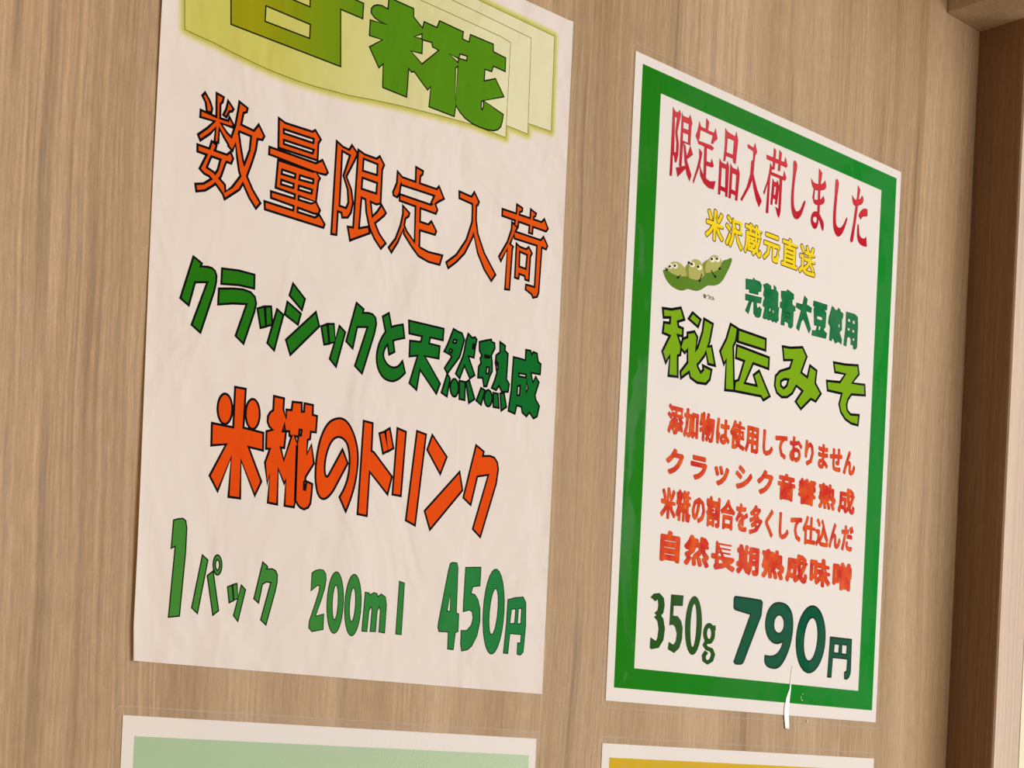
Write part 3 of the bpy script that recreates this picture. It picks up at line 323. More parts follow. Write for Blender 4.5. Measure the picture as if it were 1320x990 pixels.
  (["158.34,184.52 168.21,185.28 179.26,186.9 180.54,182.49 175.05,176.84 185.94,177.88 186.84,172.43 174.75,170.76 171.91,167.48 171.05,164.56 171.87,161.93 174.79,160.29 182.21,161.17 181.7,155.68 175.92,155.66 170.4,157.05 166.33,160.06 164.5,163.89 166.34,169.73 154.23,169.23 153.11,174.04 164.38,175.36 168.6,180.28 159.77,179.75"],[]),
  ],
 'weight': [(["30.46,48.37 31.45,49.43 31.24,49.55 32.11,48.96 32.62,46.6 32.21,44.18 30.24,42.72 33.33,40.99 36.08,43.31 36.82,46.89 36,50.29 32.94,52.25 29.05,51.59 27.14,49.86","30.18,40.85 32.48,39.23 33.54,35.61 32.99,31.25 31.44,28.92 28.06,28.5 28.84,25.76 34.05,26.84 37.07,30.76 37.74,35.96 36.35,40.54 33.38,42.86","28.19,30.98 31.69,29.69 31.28,26.51 28.05,26.26"],[]),
  (["41.25,52.43 49.83,52.74 49.53,47.92 43.17,47.54 43.04,42.55 46.54,42.55 48.91,40.63 50.25,37.55 50.14,32.22 48.53,27.84 45.04,25.24 40.66,26.71 41.07,29.91 44.32,28.79 46.09,30.83 46.46,34.58 44.97,37.64 43.32,38.55 40.98,38.03 41.13,47.34"],[]),
  (["64.05,39.8 63.92,36.42 63.44,33.2 62.65,30.34 61.59,28.01 60.33,26.34 58.94,25.42 57.5,25.31 56.09,26.02 54.8,27.49 53.7,29.64 52.85,32.35 52.31,35.45 52.09,38.78 52.22,42.13 52.69,45.32 53.47,48.17 54.51,50.5 55.76,52.19 57.15,53.13 58.59,53.27 60,52.6 61.3,51.15 62.42,49 63.28,46.29 63.83,43.16"],["60.31,39.48 60.26,36.96 60.09,34.58 59.8,32.47 59.4,30.75 58.93,29.54 58.4,28.89 57.86,28.85 57.32,29.41 56.83,30.55 56.41,32.19 56.08,34.25 55.87,36.59 55.79,39.09 55.83,41.61 56,43.98 56.29,46.09 56.69,47.8 57.16,49.02 57.68,49.68 58.23,49.73 58.76,49.17 59.26,48.04 59.68,46.4 60.01,44.34 60.22,41.99"]),
  (["74.03,36.75 73.99,35.55 73.7,34.41 73.18,33.37 72.46,32.52 71.58,31.89 70.6,31.53 69.57,31.45 68.55,31.65 67.59,32.13 66.77,32.86 66.12,33.79 65.67,34.87 65.47,36.04 65.51,37.23 65.79,38.38 66.3,39.4 67.02,40.26 67.89,40.89 68.87,41.26 69.9,41.35 70.92,41.15 71.88,40.68 72.71,39.95 73.37,39.02 73.82,37.93","70.48,39.81 74.08,40.66 74.42,38.31 71.27,38.04","67.1,32.96 65.45,30.44 67.82,28.37 71,27.84 72.02,26.4 71.1,24.15 69.51,23.24 68.22,23.86 67.91,25.31 69.57,26.99 67.21,27.87 65.19,25.59 65.84,22.8 69.64,21.41 73.49,23.27 74.84,26.61 72.9,29.29 69.37,29.97 68.24,30.66 69.6,32.26"],["71.38,36.53 71.38,35.86 71.29,35.22 71.1,34.64 70.83,34.17 70.5,33.83 70.13,33.64 69.73,33.61 69.34,33.74 68.96,34.02 68.63,34.44 68.37,34.98 68.18,35.6 68.09,36.26 68.09,36.93 68.18,37.57 68.37,38.15 68.64,38.62 68.96,38.96 69.34,39.16 69.73,39.19 70.13,39.06 70.51,38.78 70.83,38.36 71.1,37.82 71.29,37.2"]),
  ],
 'cost': [(["88.17,56.15 98.49,56.27 108.13,56.08 109.26,55.07 108.68,48.66 96.48,24.35 94.83,23.35 90.55,23.16 89.28,24.17 100.45,48.47 88.28,49.79 87.37,50.58 87.21,55.18"],[]),
  (["125.09,56.36 126.91,56.17 128.57,55.71 130.06,55 131.38,54.03 132.52,52.8 133.4,51.28 134.02,49.45 134.38,47.34 134.47,44.92 134.34,42.49 133.99,40.05 133.43,37.58 132.66,35.11 131.66,32.72 130.44,30.43 129,28.23 127.34,26.13 125.53,24.57 123.57,23.54 121.47,23.05 119.23,23.09 117.37,23.27 115.9,23.59 114.8,24.05 114.09,24.64 113.57,25.3 113.23,26.02 113.07,26.8 113.1,27.64 113.12,28.27 113.13,28.69 113.14,28.9 113.56,28.9 114.4,28.89 115.67,28.88 117.37,28.86 118.96,29.05 120.46,29.44 121.85,30.04 123.14,30.84 124.25,31.76 125.17,32.79 125.9,33.93 126.44,35.19 126.84,36.13 127.11,36.76 127.25,37.08 126.87,36.96 126.12,36.71 124.99,36.35 123.49,35.86 121.96,35.66 120.41,35.73 118.82,36.08 117.21,36.72 115.83,37.58 114.68,38.68 113.76,40.01 113.07,41.58 112.63,43.18 112.44,44.81 112.51,46.48 112.83,48.19 113.3,49.74 113.93,51.12 114.72,52.35 115.67,53.42 116.7,54.33 117.83,55.06 119.06,55.64 120.37,56.04 121.82,56.3 123.39,56.41"],["124.19,50.12 125.13,49.72 125.91,49.15 126.53,48.4 127,47.47 127.3,46.37 127.38,45.31 127.23,44.31 126.85,43.36 126.23,42.46 125.55,41.76 124.79,41.28 123.97,41 123.07,40.92 122.22,41.03 121.41,41.31 120.65,41.78 119.92,42.42 119.42,43.2 119.13,44.12 119.05,45.17 119.18,46.37 119.5,47.42 119.99,48.34 120.66,49.11 121.52,49.75 122.39,50.13 123.28,50.26"]),
  (["162,41 161.59,36.8 160.49,32.79 158.76,29.21 156.51,26.27 153.88,24.14 151.01,22.95 148.09,22.75 145.27,23.56 142.72,25.31 140.59,27.9 138.99,31.19 138.01,34.98 137.71,39.05 138.1,43.18 139.17,47.13 140.84,50.68 143.04,53.63 145.63,55.79 148.47,57.05 151.4,57.33 154.24,56.59 156.83,54.89 159.02,52.3 160.67,49 161.68,45.15"],["155.56,40.49 155.23,37.75 154.59,35.14 153.66,32.83 152.51,30.93 151.19,29.57 149.8,28.82 148.41,28.72 147.09,29.27 145.93,30.45 145,32.18 144.34,34.36 143.99,36.87 143.98,39.56 144.3,42.27 144.93,44.86 145.85,47.17 146.99,49.07 148.29,50.45 149.68,51.22 151.08,51.35 152.4,50.81 153.57,49.65 154.52,47.92 155.19,45.73 155.54,43.2"]),
  (["166.3,42.52 184.85,42.72 185.21,25.36 184.03,22.68 182.14,21.61 180.16,21.72 179.91,25 181.82,25.72 182.1,32.23 169.03,32.1 168.48,21.66 165.39,21.69"],["170.02,39.31 174.29,39.41 174.08,34.58 169.8,34.61","176.63,39.48 181.15,39.48 180.94,34.51 176.62,34.54"]),
  ],
 'arrival': [(["26.71,278.95 28.27,277.42 30.26,277.33 31.35,278.84 32.39,277.28 31.88,274.93 30.36,268.32 31.69,263.4 31.73,258.12 30.67,254.3 29.76,254.06 28.9,256.91 28.03,257.11 28.06,247.22 26.56,247.04","33.04,278.36 33.95,276.85 37.96,276.89 38.97,278.82 40.57,275.19 40,273.69 39.82,264.75 34.8,264.7 34.28,253.06 32.75,253.09","30.72,251.67 37.2,254.28 37.6,253.41 31.99,247.81","35.16,264.36 36.54,263.63 38.16,256.75 41.6,251 40.46,248.03 38.33,250.58 36.39,256.28","39.97,264.57 41.91,260.88 38.29,257.9 37.55,258.81 38.75,260.91"],["28.24,274.99 29.9,274.9 29.06,267.96 30.26,263.01 30.23,258.81 28.75,258.19","34.25,274.37 38.34,274.33 38.22,271.19 34.28,271.19","34.34,269.35 38.22,269.33 38.3,265.31 34.42,265.35"]),
  (["50.39,280.44 52.54,279.25 51.84,275.47 50.48,275.31","45.97,275.47 56.49,275.1 57.34,277.69 59.05,273.2 57.75,271.94 56.24,273.68 45.93,274.03","45.67,277.75 46.71,275.59 46.11,269.61 44.99,268.18 43.49,270.22 44.76,273.25","56.02,274.84 57.83,272.86 55.96,269.87 54.67,269.65","45.31,268.41 54.87,268.67 56.64,268.12 55.71,266.65 45.4,267.09","49.92,267.76 51.72,267.58 51.94,251.93 50.22,251.93","51.34,260.38 54.98,260.37 55.65,262.58 57.25,259.63 56.28,258.6 51.47,258.45","46.23,264.95 48.58,263.58 47.27,256.97 43.38,247.68 42.86,248.44 45.5,256.05 46.73,260.84","46.94,257.77 49.02,254.52 51.21,252.54 55.06,251.48 58.99,252.64 57.9,248.52 53.91,248.39 50.59,249.69 48,252.46"],[]),
  (["64.52,279.71 66.37,278.41 71.93,277.69 72.74,280.29 74.23,276.5 73.15,264.78 71.43,265.01 71.08,266.87 65.8,266.81 65.42,264.3 64.13,263.73 64.78,271.16","61.29,264.32 62.94,262.73 66.46,262.54 67.23,264.56 68.46,262.16 68.24,247.55 66.7,247.38 66.56,249.39 62.97,249.6 62.85,247.31 61.33,247.15","69.38,264 71.05,262.4 74.62,262.2 74.96,264.35 76.55,261.11 75.67,247.61 74.12,247.44 74.1,249.72 70.88,250.04 70.71,247.49 69.17,247.33"],["66.43,275.61 71.37,275.62 70.96,268.53 66.03,268.46","63.03,260.49 66.11,260.54 66.35,251.25 62.97,251.51","71.09,259.9 74.22,259.81 74.1,251.69 70.89,251.87"]),
  (["81.63,276.71 86.16,276.11 87.13,278.78 88.95,274.79 87.69,273.06 87.23,269.47 86.83,261.98 84.67,256.8 79.03,248.23 78.12,248.91 82.29,255.72 84.67,262.79 84.91,269.31 86.23,270.13 86.13,274.49 81.74,275.13","86.31,265.07 87.96,261.35 90.51,256.46 94.13,252.05 92.25,248.7 89.84,251.66 87.41,257.05 86.08,261.32"],[]),
  (["96.31,275.49 110.34,275.53 111.18,278.35 112.99,274.5 111.79,273.24 109.88,273.57 96.67,273.54","101.88,280.41 103.59,279.48 102.8,269.91 101.47,269.79","106.21,280.43 108.08,279.53 107.26,270.39 105.62,270.19","99.5,272.3 101.28,270.44 99.76,265.83 95.92,255.66 95.18,256.73 97.82,263 98.97,267.49","98.37,263.61 99.9,265.87 99.56,247.49 97.8,247.29","100.55,268.14 109.91,268.13 110.65,271.29 112.54,268.25 111.52,266.71 109.25,266.82 100.66,266.68","107.35,267.13 109.31,267.07 109.12,250.43 108.07,247.26 106.97,248.02 104.95,251.97 107.4,251.32","101.88,265.22 103.1,263.91 104.96,263.92 105.61,265.26 107.38,262.67 106.04,253.42 104.56,253.28 104.76,255.58 102.81,255.78 102.4,252.27 101.06,252.26"],["103.4,261.88 104.96,261.91 104.48,257.33 103.13,257.46"]),
  (["117.94,278.07 118.2,278.37 118.51,278.54 118.86,278.58 119.26,278.48 119.7,278.24 120.05,277.92 120.32,277.52 120.5,277.04 120.6,276.47 120.61,275.79 120.53,275 120.35,274.09 120.08,273.07 119.83,271.76 119.58,270.15 119.35,268.26 119.14,266.07 119,264.02 118.95,262.11 118.99,260.35 119.11,258.72 119.31,257.35 119.59,256.23 119.94,255.37 120.37,254.77 120.8,254.31 121.23,254.01 121.67,253.85 122.11,253.84 122.58,253.93 123.08,254.11 123.6,254.39 124.15,254.76 124.68,255.31 125.21,256.04 125.72,256.94 126.22,258.02 126.67,258.91 127.08,259.62 127.45,260.15 127.77,260.5 128.05,260.71 128.29,260.8 128.48,260.76 128.63,260.6 128.58,260.06 128.32,259.15 127.87,257.87 127.22,256.22 126.61,254.8 126.02,253.63 125.46,252.7 124.93,252.01 124.4,251.43 123.86,250.94 123.31,250.54 122.76,250.25 122.19,250.07 121.62,250.01 121.05,250.05 120.46,250.2 119.9,250.51 119.37,250.97 118.86,251.58 118.39,252.35 117.98,253.36 117.65,254.61 117.39,256.1 117.21,257.82 117.11,259.66 117.11,261.61 117.2,263.68 117.38,265.85 117.52,267.78 117.63,269.47 117.71,270.91 117.76,272.1 117.77,273.23 117.76,274.29 117.72,275.29 117.65,276.21 117.66,276.99 117.76,277.6"],[]),
  (["138.6,279.97 141.29,278.34 140.27,271.55 140.64,255.47 138.88,255.04 138.73,265.94 138.7,275.31","132.57,273.18 132.72,273.08 133.02,272.86 133.48,272.54 134.08,272.12 134.77,271.82 135.55,271.65 136.41,271.61 137.36,271.7 138.29,271.83 139.18,272 140.05,272.21 140.88,272.45 141.64,272.78 142.3,273.19 142.88,273.69 143.37,274.28 143.74,274.72 143.99,275.01 144.11,275.16 144.19,274.98 144.35,274.63 144.58,274.1 144.9,273.4 145.05,272.76 145.04,272.19 144.86,271.68 144.53,271.24 144.02,270.82 143.33,270.4 142.47,269.99 141.42,269.59 140.35,269.25 139.25,268.96 138.12,268.74 136.96,268.57 135.97,268.57 135.14,268.72 134.47,269.04 133.97,269.52 133.55,270.06 133.22,270.67 132.97,271.34 132.81,272.08 132.69,272.63 132.61,273","135.87,263.42 136.61,263.45 137.4,263.55 138.24,263.73 139.12,263.99 140.06,264.32 140.88,264.7 141.57,265.14 142.15,265.63 142.6,266.17 142.94,266.58 143.16,266.86 143.28,266.99 143.35,266.89 143.49,266.68 143.71,266.36 144,265.94 144.18,265.49 144.23,265.01 144.18,264.51 144,263.98 143.56,263.46 142.84,262.94 141.86,262.42 140.62,261.91 139.49,261.55 138.47,261.32 137.56,261.24 136.77,261.3 136.12,261.47 135.63,261.75 135.27,262.14 135.07,262.63 135.1,263.01 135.36,263.27","135.1,268.91 135.91,268.34 135.58,262.54 134.3,263.77","134.98,256.26 135.57,256.82 136.23,257.26 136.95,257.56 137.73,257.75 138.58,257.8 139.39,257.69 140.16,257.41 140.89,256.97 141.58,256.35 142.22,255.77 142.82,255.21 143.38,254.68 143.89,254.18 144.25,253.57 144.47,252.86 144.54,252.04 144.46,251.12 144.4,250.43 144.36,249.97 144.34,249.74 144.27,249.73 144.13,249.71 143.92,249.68 143.64,249.64 143.32,249.82 142.94,250.23 142.52,250.87 142.05,251.74 141.61,252.5 141.22,253.15 140.87,253.7 140.56,254.15 140.3,254.25 140.09,254 139.94,253.41 139.84,252.47 139.66,251.62 139.4,250.86 139.05,250.19 138.63,249.6 138.17,249.18 137.66,248.91 137.12,248.81 136.55,248.86 135.98,249.07 135.42,249.44 134.87,249.96 134.33,250.63 133.96,251.37 133.76,252.18 133.74,253.06 133.88,254 134.13,254.85 134.5,255.6"],["135.96,254.51 136.4,254.81 136.85,255.02 137.3,255.13 137.75,255.14 138.2,255.06 138.52,254.83 138.71,254.44 138.77,253.91 138.69,253.23 138.54,252.68 138.32,252.26 138.02,251.97 137.65,251.81 137.28,251.75 136.92,251.78 136.56,251.9 136.2,252.11 135.91,252.37 135.69,252.68 135.53,253.04 135.43,253.44 135.47,253.82 135.65,254.18"]),
  (["153,277.87 153.26,278.2 153.56,278.39 153.89,278.45 154.26,278.37 154.67,278.14 155.01,277.87 155.26,277.54 155.44,277.16 155.54,276.72 155.54,276.01 155.46,275.03 155.27,273.78 155,272.26 154.76,270.45 154.58,268.36 154.43,265.99 154.33,263.33 154.29,261.08 154.31,259.24 154.39,257.81 154.54,256.79 154.76,255.94 155.06,255.27 155.45,254.77 155.91,254.45 156.42,254.24 156.97,254.15 157.58,254.16 158.23,254.29 158.86,254.58 159.49,255.01 160.1,255.6 160.71,256.35 161.28,257.13 161.83,257.96 162.34,258.83 162.82,259.74 163.24,260.41 163.59,260.83 163.89,261 164.11,260.93 164.17,260.57 164.05,259.95 163.76,259.05 163.3,257.87 162.83,256.76 162.36,255.7 161.88,254.7 161.4,253.77 160.89,252.91 160.35,252.14 159.77,251.44 159.15,250.83 158.56,250.34 157.98,249.98 157.42,249.73 156.89,249.6 156.33,249.62 155.74,249.79 155.14,250.11 154.51,250.58 153.96,251.17 153.48,251.9 153.07,252.74 152.73,253.71 152.47,254.8 152.28,256 152.16,257.32 152.12,258.76 152.13,260.37 152.2,262.17 152.32,264.14 152.51,266.29 152.63,268.4 152.7,270.46 152.72,272.47 152.68,274.43 152.71,275.99 152.82,277.13"],[]),
  (["172.07,280.05 174.19,278.19 173.1,272.56 172,263.73 169.9,250.41 168.3,249.13 167.49,250.38 169.33,258.81 170.79,268.77 171.88,274.39","167.46,273.64 167.61,273.52 167.91,273.28 168.36,272.92 168.95,272.45 169.65,272.15 170.44,272.02 171.33,272.07 172.33,272.3 173.23,272.65 174.03,273.14 174.74,273.75 175.36,274.5 175.83,275.06 176.14,275.43 176.29,275.62 176.37,275.53 176.52,275.36 176.74,275.09 177.04,274.74 177.21,274.3 177.25,273.78 177.16,273.18 176.94,272.5 176.51,271.85 175.86,271.23 174.99,270.66 173.9,270.12 172.9,269.68 171.97,269.35 171.12,269.12 170.34,268.99 169.68,269.01 169.14,269.19 168.72,269.52 168.42,270 168.16,270.55 167.94,271.15 167.77,271.82 167.65,272.55 167.56,273.09 167.49,273.45","174.17,265.27 174.56,266.04 175.04,266.75 175.61,267.41 176.27,268.01 177.01,268.56 177.76,268.99 178.49,269.31 179.22,269.51 179.94,269.6 180.48,269.66 180.84,269.71 181.02,269.73 181.07,269.5 181.16,269.04 181.3,268.34 181.48,267.42 181.42,266.7 181.09,266.17 180.52,265.83 179.69,265.69 178.96,265.53 178.33,265.34 177.79,265.13 177.36,264.88 176.96,264.58 176.59,264.23 176.26,263.81 175.96,263.33 175.68,263.07 175.44,263.02 175.22,263.19 175.03,263.57 174.82,263.86 174.58,264.05 174.31,264.14 174.02,264.13 173.9,264.32 173.95,264.7","173.65,260.06 173.98,259.85 174.26,259.43 174.48,258.8 174.64,257.96 174.74,256.92 174.93,256.02 175.2,255.26 175.56,254.64 176.01,254.17 176.53,253.84 177.15,253.63 177.85,253.55 178.64,253.6 179.32,253.73 179.9,253.94 180.36,254.21 180.72,254.57 180.99,254.83 181.17,255.01 181.26,255.1 181.31,254.8 181.42,254.19 181.57,253.28 181.78,252.06 181.94,251.15 182.04,250.54 182.1,250.24 181.89,250.21 181.47,250.14 180.85,250.05 180.02,249.92 179.15,249.87 178.26,249.89 177.33,249.99 176.36,250.17 175.53,250.48 174.83,250.93 174.26,251.52 173.82,252.24 173.49,253.23 173.27,254.47 173.16,255.97 173.16,257.74 173.24,259.01 173.4,259.78"],[]),
  ],
 'soybean': [(["84.87,211.56 90.06,212.23 90.95,213.39 91.91,212.64 95.69,212.53 97.16,211.17 96.93,208 94.92,207.56 94.81,205.96 87.92,205.56 87.8,207.21 85.23,206.64","85.18,204.26 97.61,205.02 97.2,202.29 93.83,201.82 94.37,199.54 95.3,199.25 96.2,200.4 98.02,199.35 97.3,195.83 95.85,194.81 93.59,194.82 91.98,196.16 91.57,201.81 90.09,201.5 87.94,195.08 85.61,196.26 88.21,201.57 85.24,201.41"],[]),
  (["98.41,211.68 101.36,213.06 102.52,212.83 104.48,212.3 104.59,210.87 106.9,210.89 106.72,213.27 108.55,212.46 108.64,211.27 110.43,210.2 110.54,203.43 111.51,202.91 111.21,199.69 111.57,196.85 109.62,195 108.4,195.72 106.92,194.93 105.69,195.88 103.44,195.18 102.26,195.66 100.77,195.11 99.22,195.51 100.35,200.8 98.78,201.43 99.02,203.4 100,205.54 98.78,206.72 99.32,209.72"],["103.98,201.47 105.06,201.41 104.81,199.57 103.73,199.68","106.3,201.23 107.4,200.93 107.91,199.29 106.82,199.36"]),
  (["112.65,211.66 116.89,212.34 117.59,213.46 119.19,213.08 122.81,212.15 122.99,209.74 121.82,209.49 122.02,206.84 124.45,206.13 124.59,204.2 123.27,203.92 123.21,196.31 121.74,194.79 119.75,195.12 119.22,196.96 116.44,197.37 116.22,195.13 113.49,195.06 114.06,203.2 112.33,203.33 112.29,205.99 113.81,206.56 112.86,208.79"],["116.26,201.96 120.25,202.06 120.2,201.71 116.2,201.61","116.42,199.8 120.17,199.95 120.12,199.59 116.37,199.45"]),
  (["131.48,213.29 133.98,212.1 133.55,209.29 137.88,208.47 137.51,205.92 133.23,206.01 137.88,197.81 136.46,195.3 131.57,201.47 129.91,200.14 128.23,194.87 126.01,195.9 129.27,205.42 124.99,206.24 125.31,208.42 130.23,208.58"],[]),
  (["139.2,212.47 150.64,212.66 150.44,209.87 148.38,209.93 150.15,208.31 149.87,201.24 148.36,199.44 151.35,198.04 150.72,195.41 138.92,194.8 139.13,197.32 141.95,197.64 142.97,200.34 140.53,200.34 139.52,208.32 140.24,209.47 138.99,209.94"],["142.58,205.48 147.06,205.66 146.8,203.76 142.55,203.73","144.42,200.63 146.05,200.71 145.56,198.52 144.09,198.47"]),
  (["154.75,213.03 156.89,212.23 157.36,211.57 159.44,211.76 160,213.13 161.89,212.52 161.78,211.74 164.53,211.05 164.29,208.73 163.48,208.31 163.92,202.58 161.95,200.92 164.3,197.6 163.92,195 161.48,196.03 158.68,194.47 157.29,196.21 156.01,196.71 155.55,195.11 153.63,195.23 153.93,202.07 152.15,203.71 152.37,206.26"],["160.79,205.08 161.96,205.07 161.93,203.29 160.75,203.36"]),
  (["166.94,212.57 174.58,212.89 177.06,211.88 177.58,207.39 177.6,196.15 176,194.57 174.26,194.99 174.31,196.53 172,196.59 172.06,199.14 170.44,200.34 168.8,199.51 168.32,194.85 165.93,195.14 167.09,205.25"],["168.86,209.67 170.74,209.55 170.71,207.77 168.83,207.89","172.96,209.5 174.85,209.38 174.82,207.59 172.93,207.71","168.81,204.84 170.77,204.73 170.64,203.18 168.76,203.31","173.08,204.69 174.8,204.53 174.66,202.97 172.96,202.99","173.41,200.43 175.13,200.26 175,198.71 173.8,198.72"]),
  ],
 'pea_pod': [(["25.04,202.11 25.09,202.16 25.18,202.25 25.33,202.4 25.52,202.59 25.8,202.73 26.18,202.82 26.65,202.85 27.21,202.82 27.84,202.77 28.52,202.67 29.27,202.55 30.07,202.39 30.9,202.24 31.76,202.12 32.65,202 33.57,201.9 34.43,201.85 35.23,201.84 35.97,201.87 36.66,201.95 37.42,202.07 38.27,202.24 39.2,202.46 40.22,202.72 41.08,202.89 41.76,202.97 42.29,202.95 42.64,202.84 43.14,202.75 43.78,202.68 44.57,202.64 45.5,202.62 46.49,202.66 47.53,202.78 48.62,202.96 49.78,203.22 50.78,203.56 51.63,203.98 52.33,204.48 52.88,205.06 53.4,205.62 53.89,206.13 54.36,206.61 54.8,207.06 55.33,207.46 55.96,207.81 56.68,208.12 57.49,208.38 58.33,208.65 59.2,208.95 60.1,209.26 61.03,209.58 61.9,209.96 62.71,210.4 63.45,210.89 64.13,211.43 64.76,212.1 65.33,212.89 65.86,213.81 66.32,214.85 66.86,215.7 67.48,216.35 68.17,216.8 68.94,217.05 69.71,217.36 70.47,217.71 71.23,218.11 71.99,218.56 72.61,218.85 73.1,218.98 73.46,218.95 73.68,218.77 73.76,218.43 73.7,217.92 73.51,217.26 73.18,216.44 72.8,215.59 72.36,214.73 71.87,213.84 71.33,212.94 70.79,212.03 70.25,211.13 69.7,210.22 69.16,209.32 68.59,208.46 67.99,207.64 67.35,206.86 66.68,206.13 65.91,205.46 65.05,204.85 64.1,204.3 63.06,203.81 61.98,203.41 60.87,203.08 59.72,202.84 58.55,202.69 57.47,202.42 56.49,202.04 55.6,201.55 54.82,200.95 53.97,200.37 53.07,199.8 52.11,199.24 51.09,198.69 50.07,198.27 49.04,197.97 48,197.79 46.95,197.73 45.99,197.68 45.12,197.66 44.34,197.64 43.64,197.64 42.95,197.55 42.27,197.36 41.6,197.08 40.93,196.71 40.26,196.39 39.59,196.13 38.91,195.92 38.23,195.78 37.44,195.69 36.52,195.66 35.49,195.69 34.34,195.78 33.25,195.94 32.21,196.17 31.22,196.47 30.29,196.83 29.42,197.26 28.62,197.74 27.89,198.29 27.23,198.9 26.66,199.5 26.18,200.09 25.79,200.67 25.49,201.25 25.27,201.68 25.12,201.96"],[]),
  ],
 'pea_back': [(["40.72,207.96 41.15,208.47 41.58,208.88 42.02,209.17 42.47,209.35 42.93,209.42 43.31,209.03 43.6,208.2 43.8,206.91 43.93,205.18 43.84,203.88 43.56,203.01 43.06,202.57 42.37,202.57 41.77,202.86 41.27,203.43 40.86,204.3 40.55,205.45 40.42,206.45 40.48,207.28","52.9,212.21 53.57,212.75 54.24,213.24 54.92,213.69 55.6,214.09 56.29,214.44 56.72,214.23 56.89,213.45 56.81,212.12 56.47,210.22 56.04,208.74 55.52,207.68 54.92,207.03 54.23,206.8 53.63,206.93 53.12,207.44 52.71,208.31 52.38,209.55 52.31,210.61 52.48,211.5"],[]),
  ],
 'pea_pea': [(["28.73,205.4 29.25,206.05 29.83,206.61 30.48,207.09 31.19,207.48 31.97,207.79 32.78,208.02 33.62,208.17 34.5,208.25 35.41,208.26 36.31,208.17 37.18,208 38.03,207.74 38.86,207.4 39.56,207.02 40.14,206.62 40.59,206.19 40.91,205.72 41.17,205.23 41.38,204.7 41.54,204.14 41.64,203.56 41.45,203.06 40.99,202.65 40.25,202.33 39.23,202.1 38.21,201.92 37.18,201.79 36.16,201.7 35.13,201.66 34.13,201.69 33.15,201.77 32.2,201.92 31.28,202.13 30.46,202.33 29.73,202.53 29.11,202.72 28.59,202.91 28.21,203.12 27.96,203.37 27.86,203.65 27.9,203.96 28.05,204.36 28.33,204.83","43.58,209.31 44.1,210.12 44.63,210.81 45.17,211.38 45.72,211.82 46.28,212.14 46.88,212.38 47.51,212.55 48.18,212.63 48.88,212.64 49.56,212.55 50.21,212.38 50.85,212.11 51.46,211.75 51.99,211.34 52.43,210.88 52.79,210.37 53.07,209.82 53.32,209.22 53.54,208.57 53.74,207.88 53.91,207.15 53.84,206.42 53.54,205.7 53,204.98 52.23,204.26 51.42,203.68 50.57,203.22 49.68,202.89 48.76,202.69 47.84,202.54 46.91,202.45 45.98,202.41 45.05,202.44 44.29,202.62 43.72,202.95 43.32,203.43 43.1,204.07 42.94,204.75 42.83,205.45 42.78,206.18 42.79,206.95 42.92,207.73 43.18,208.52","55.22,212.39 55.69,213.28 56.24,214.11 56.86,214.89 57.57,215.62 58.35,216.31 59.14,216.86 59.95,217.27 60.76,217.54 61.59,217.68 62.39,217.73 63.17,217.7 63.93,217.58 64.67,217.37 65.27,217.12 65.75,216.8 66.09,216.44 66.3,216.02 66.38,215.51 66.33,214.91 66.16,214.23 65.85,213.46 65.44,212.72 64.92,212.02 64.29,211.35 63.55,210.72 62.71,210.15 61.76,209.64 60.7,209.2 59.54,208.82 58.47,208.5 57.49,208.24 56.6,208.04 55.8,207.9 55.2,208.01 54.79,208.36 54.58,208.96 54.55,209.81 54.65,210.66 54.87,211.52"],[]),
  ],
 'pea_eye': [(["31.76,205.75 31.62,205.16 31.18,204.62 30.52,204.22 29.76,204.05 29.07,204.14 28.57,204.47 28.36,204.97 28.49,205.56 28.93,206.1 29.59,206.49 30.35,206.67 31.05,206.58 31.55,206.25","35.07,206.59 34.94,206.01 34.5,205.46 33.83,205.06 33.07,204.89 32.37,204.98 31.87,205.31 31.66,205.82 31.79,206.4 32.23,206.94 32.9,207.34 33.66,207.51 34.36,207.43 34.86,207.1","47.13,209.95 46.99,209.36 46.54,208.8 45.86,208.4 45.08,208.22 44.37,208.31 43.86,208.64 43.65,209.15 43.78,209.74 44.23,210.29 44.91,210.7 45.68,210.88 46.4,210.79 46.92,210.46","52.3,209.74 52.16,209.14 51.71,208.59 51.02,208.18 50.24,208.01 49.52,208.09 49,208.43 48.79,208.94 48.92,209.53 49.38,210.08 50.06,210.49 50.84,210.67 51.56,210.58 52.08,210.25","61.37,215.59 61.23,214.99 60.77,214.43 60.07,214.02 59.28,213.84 58.55,213.92 58.02,214.25 57.81,214.77 57.94,215.36 58.4,215.92 59.1,216.34 59.89,216.52 60.62,216.44 61.15,216.1","65.14,216.55 65,215.95 64.53,215.38 63.83,214.97 63.03,214.79 62.3,214.87 61.77,215.21 61.55,215.72 61.69,216.32 62.15,216.88 62.85,217.3 63.65,217.48 64.39,217.4 64.92,217.07"],[]),
  ],
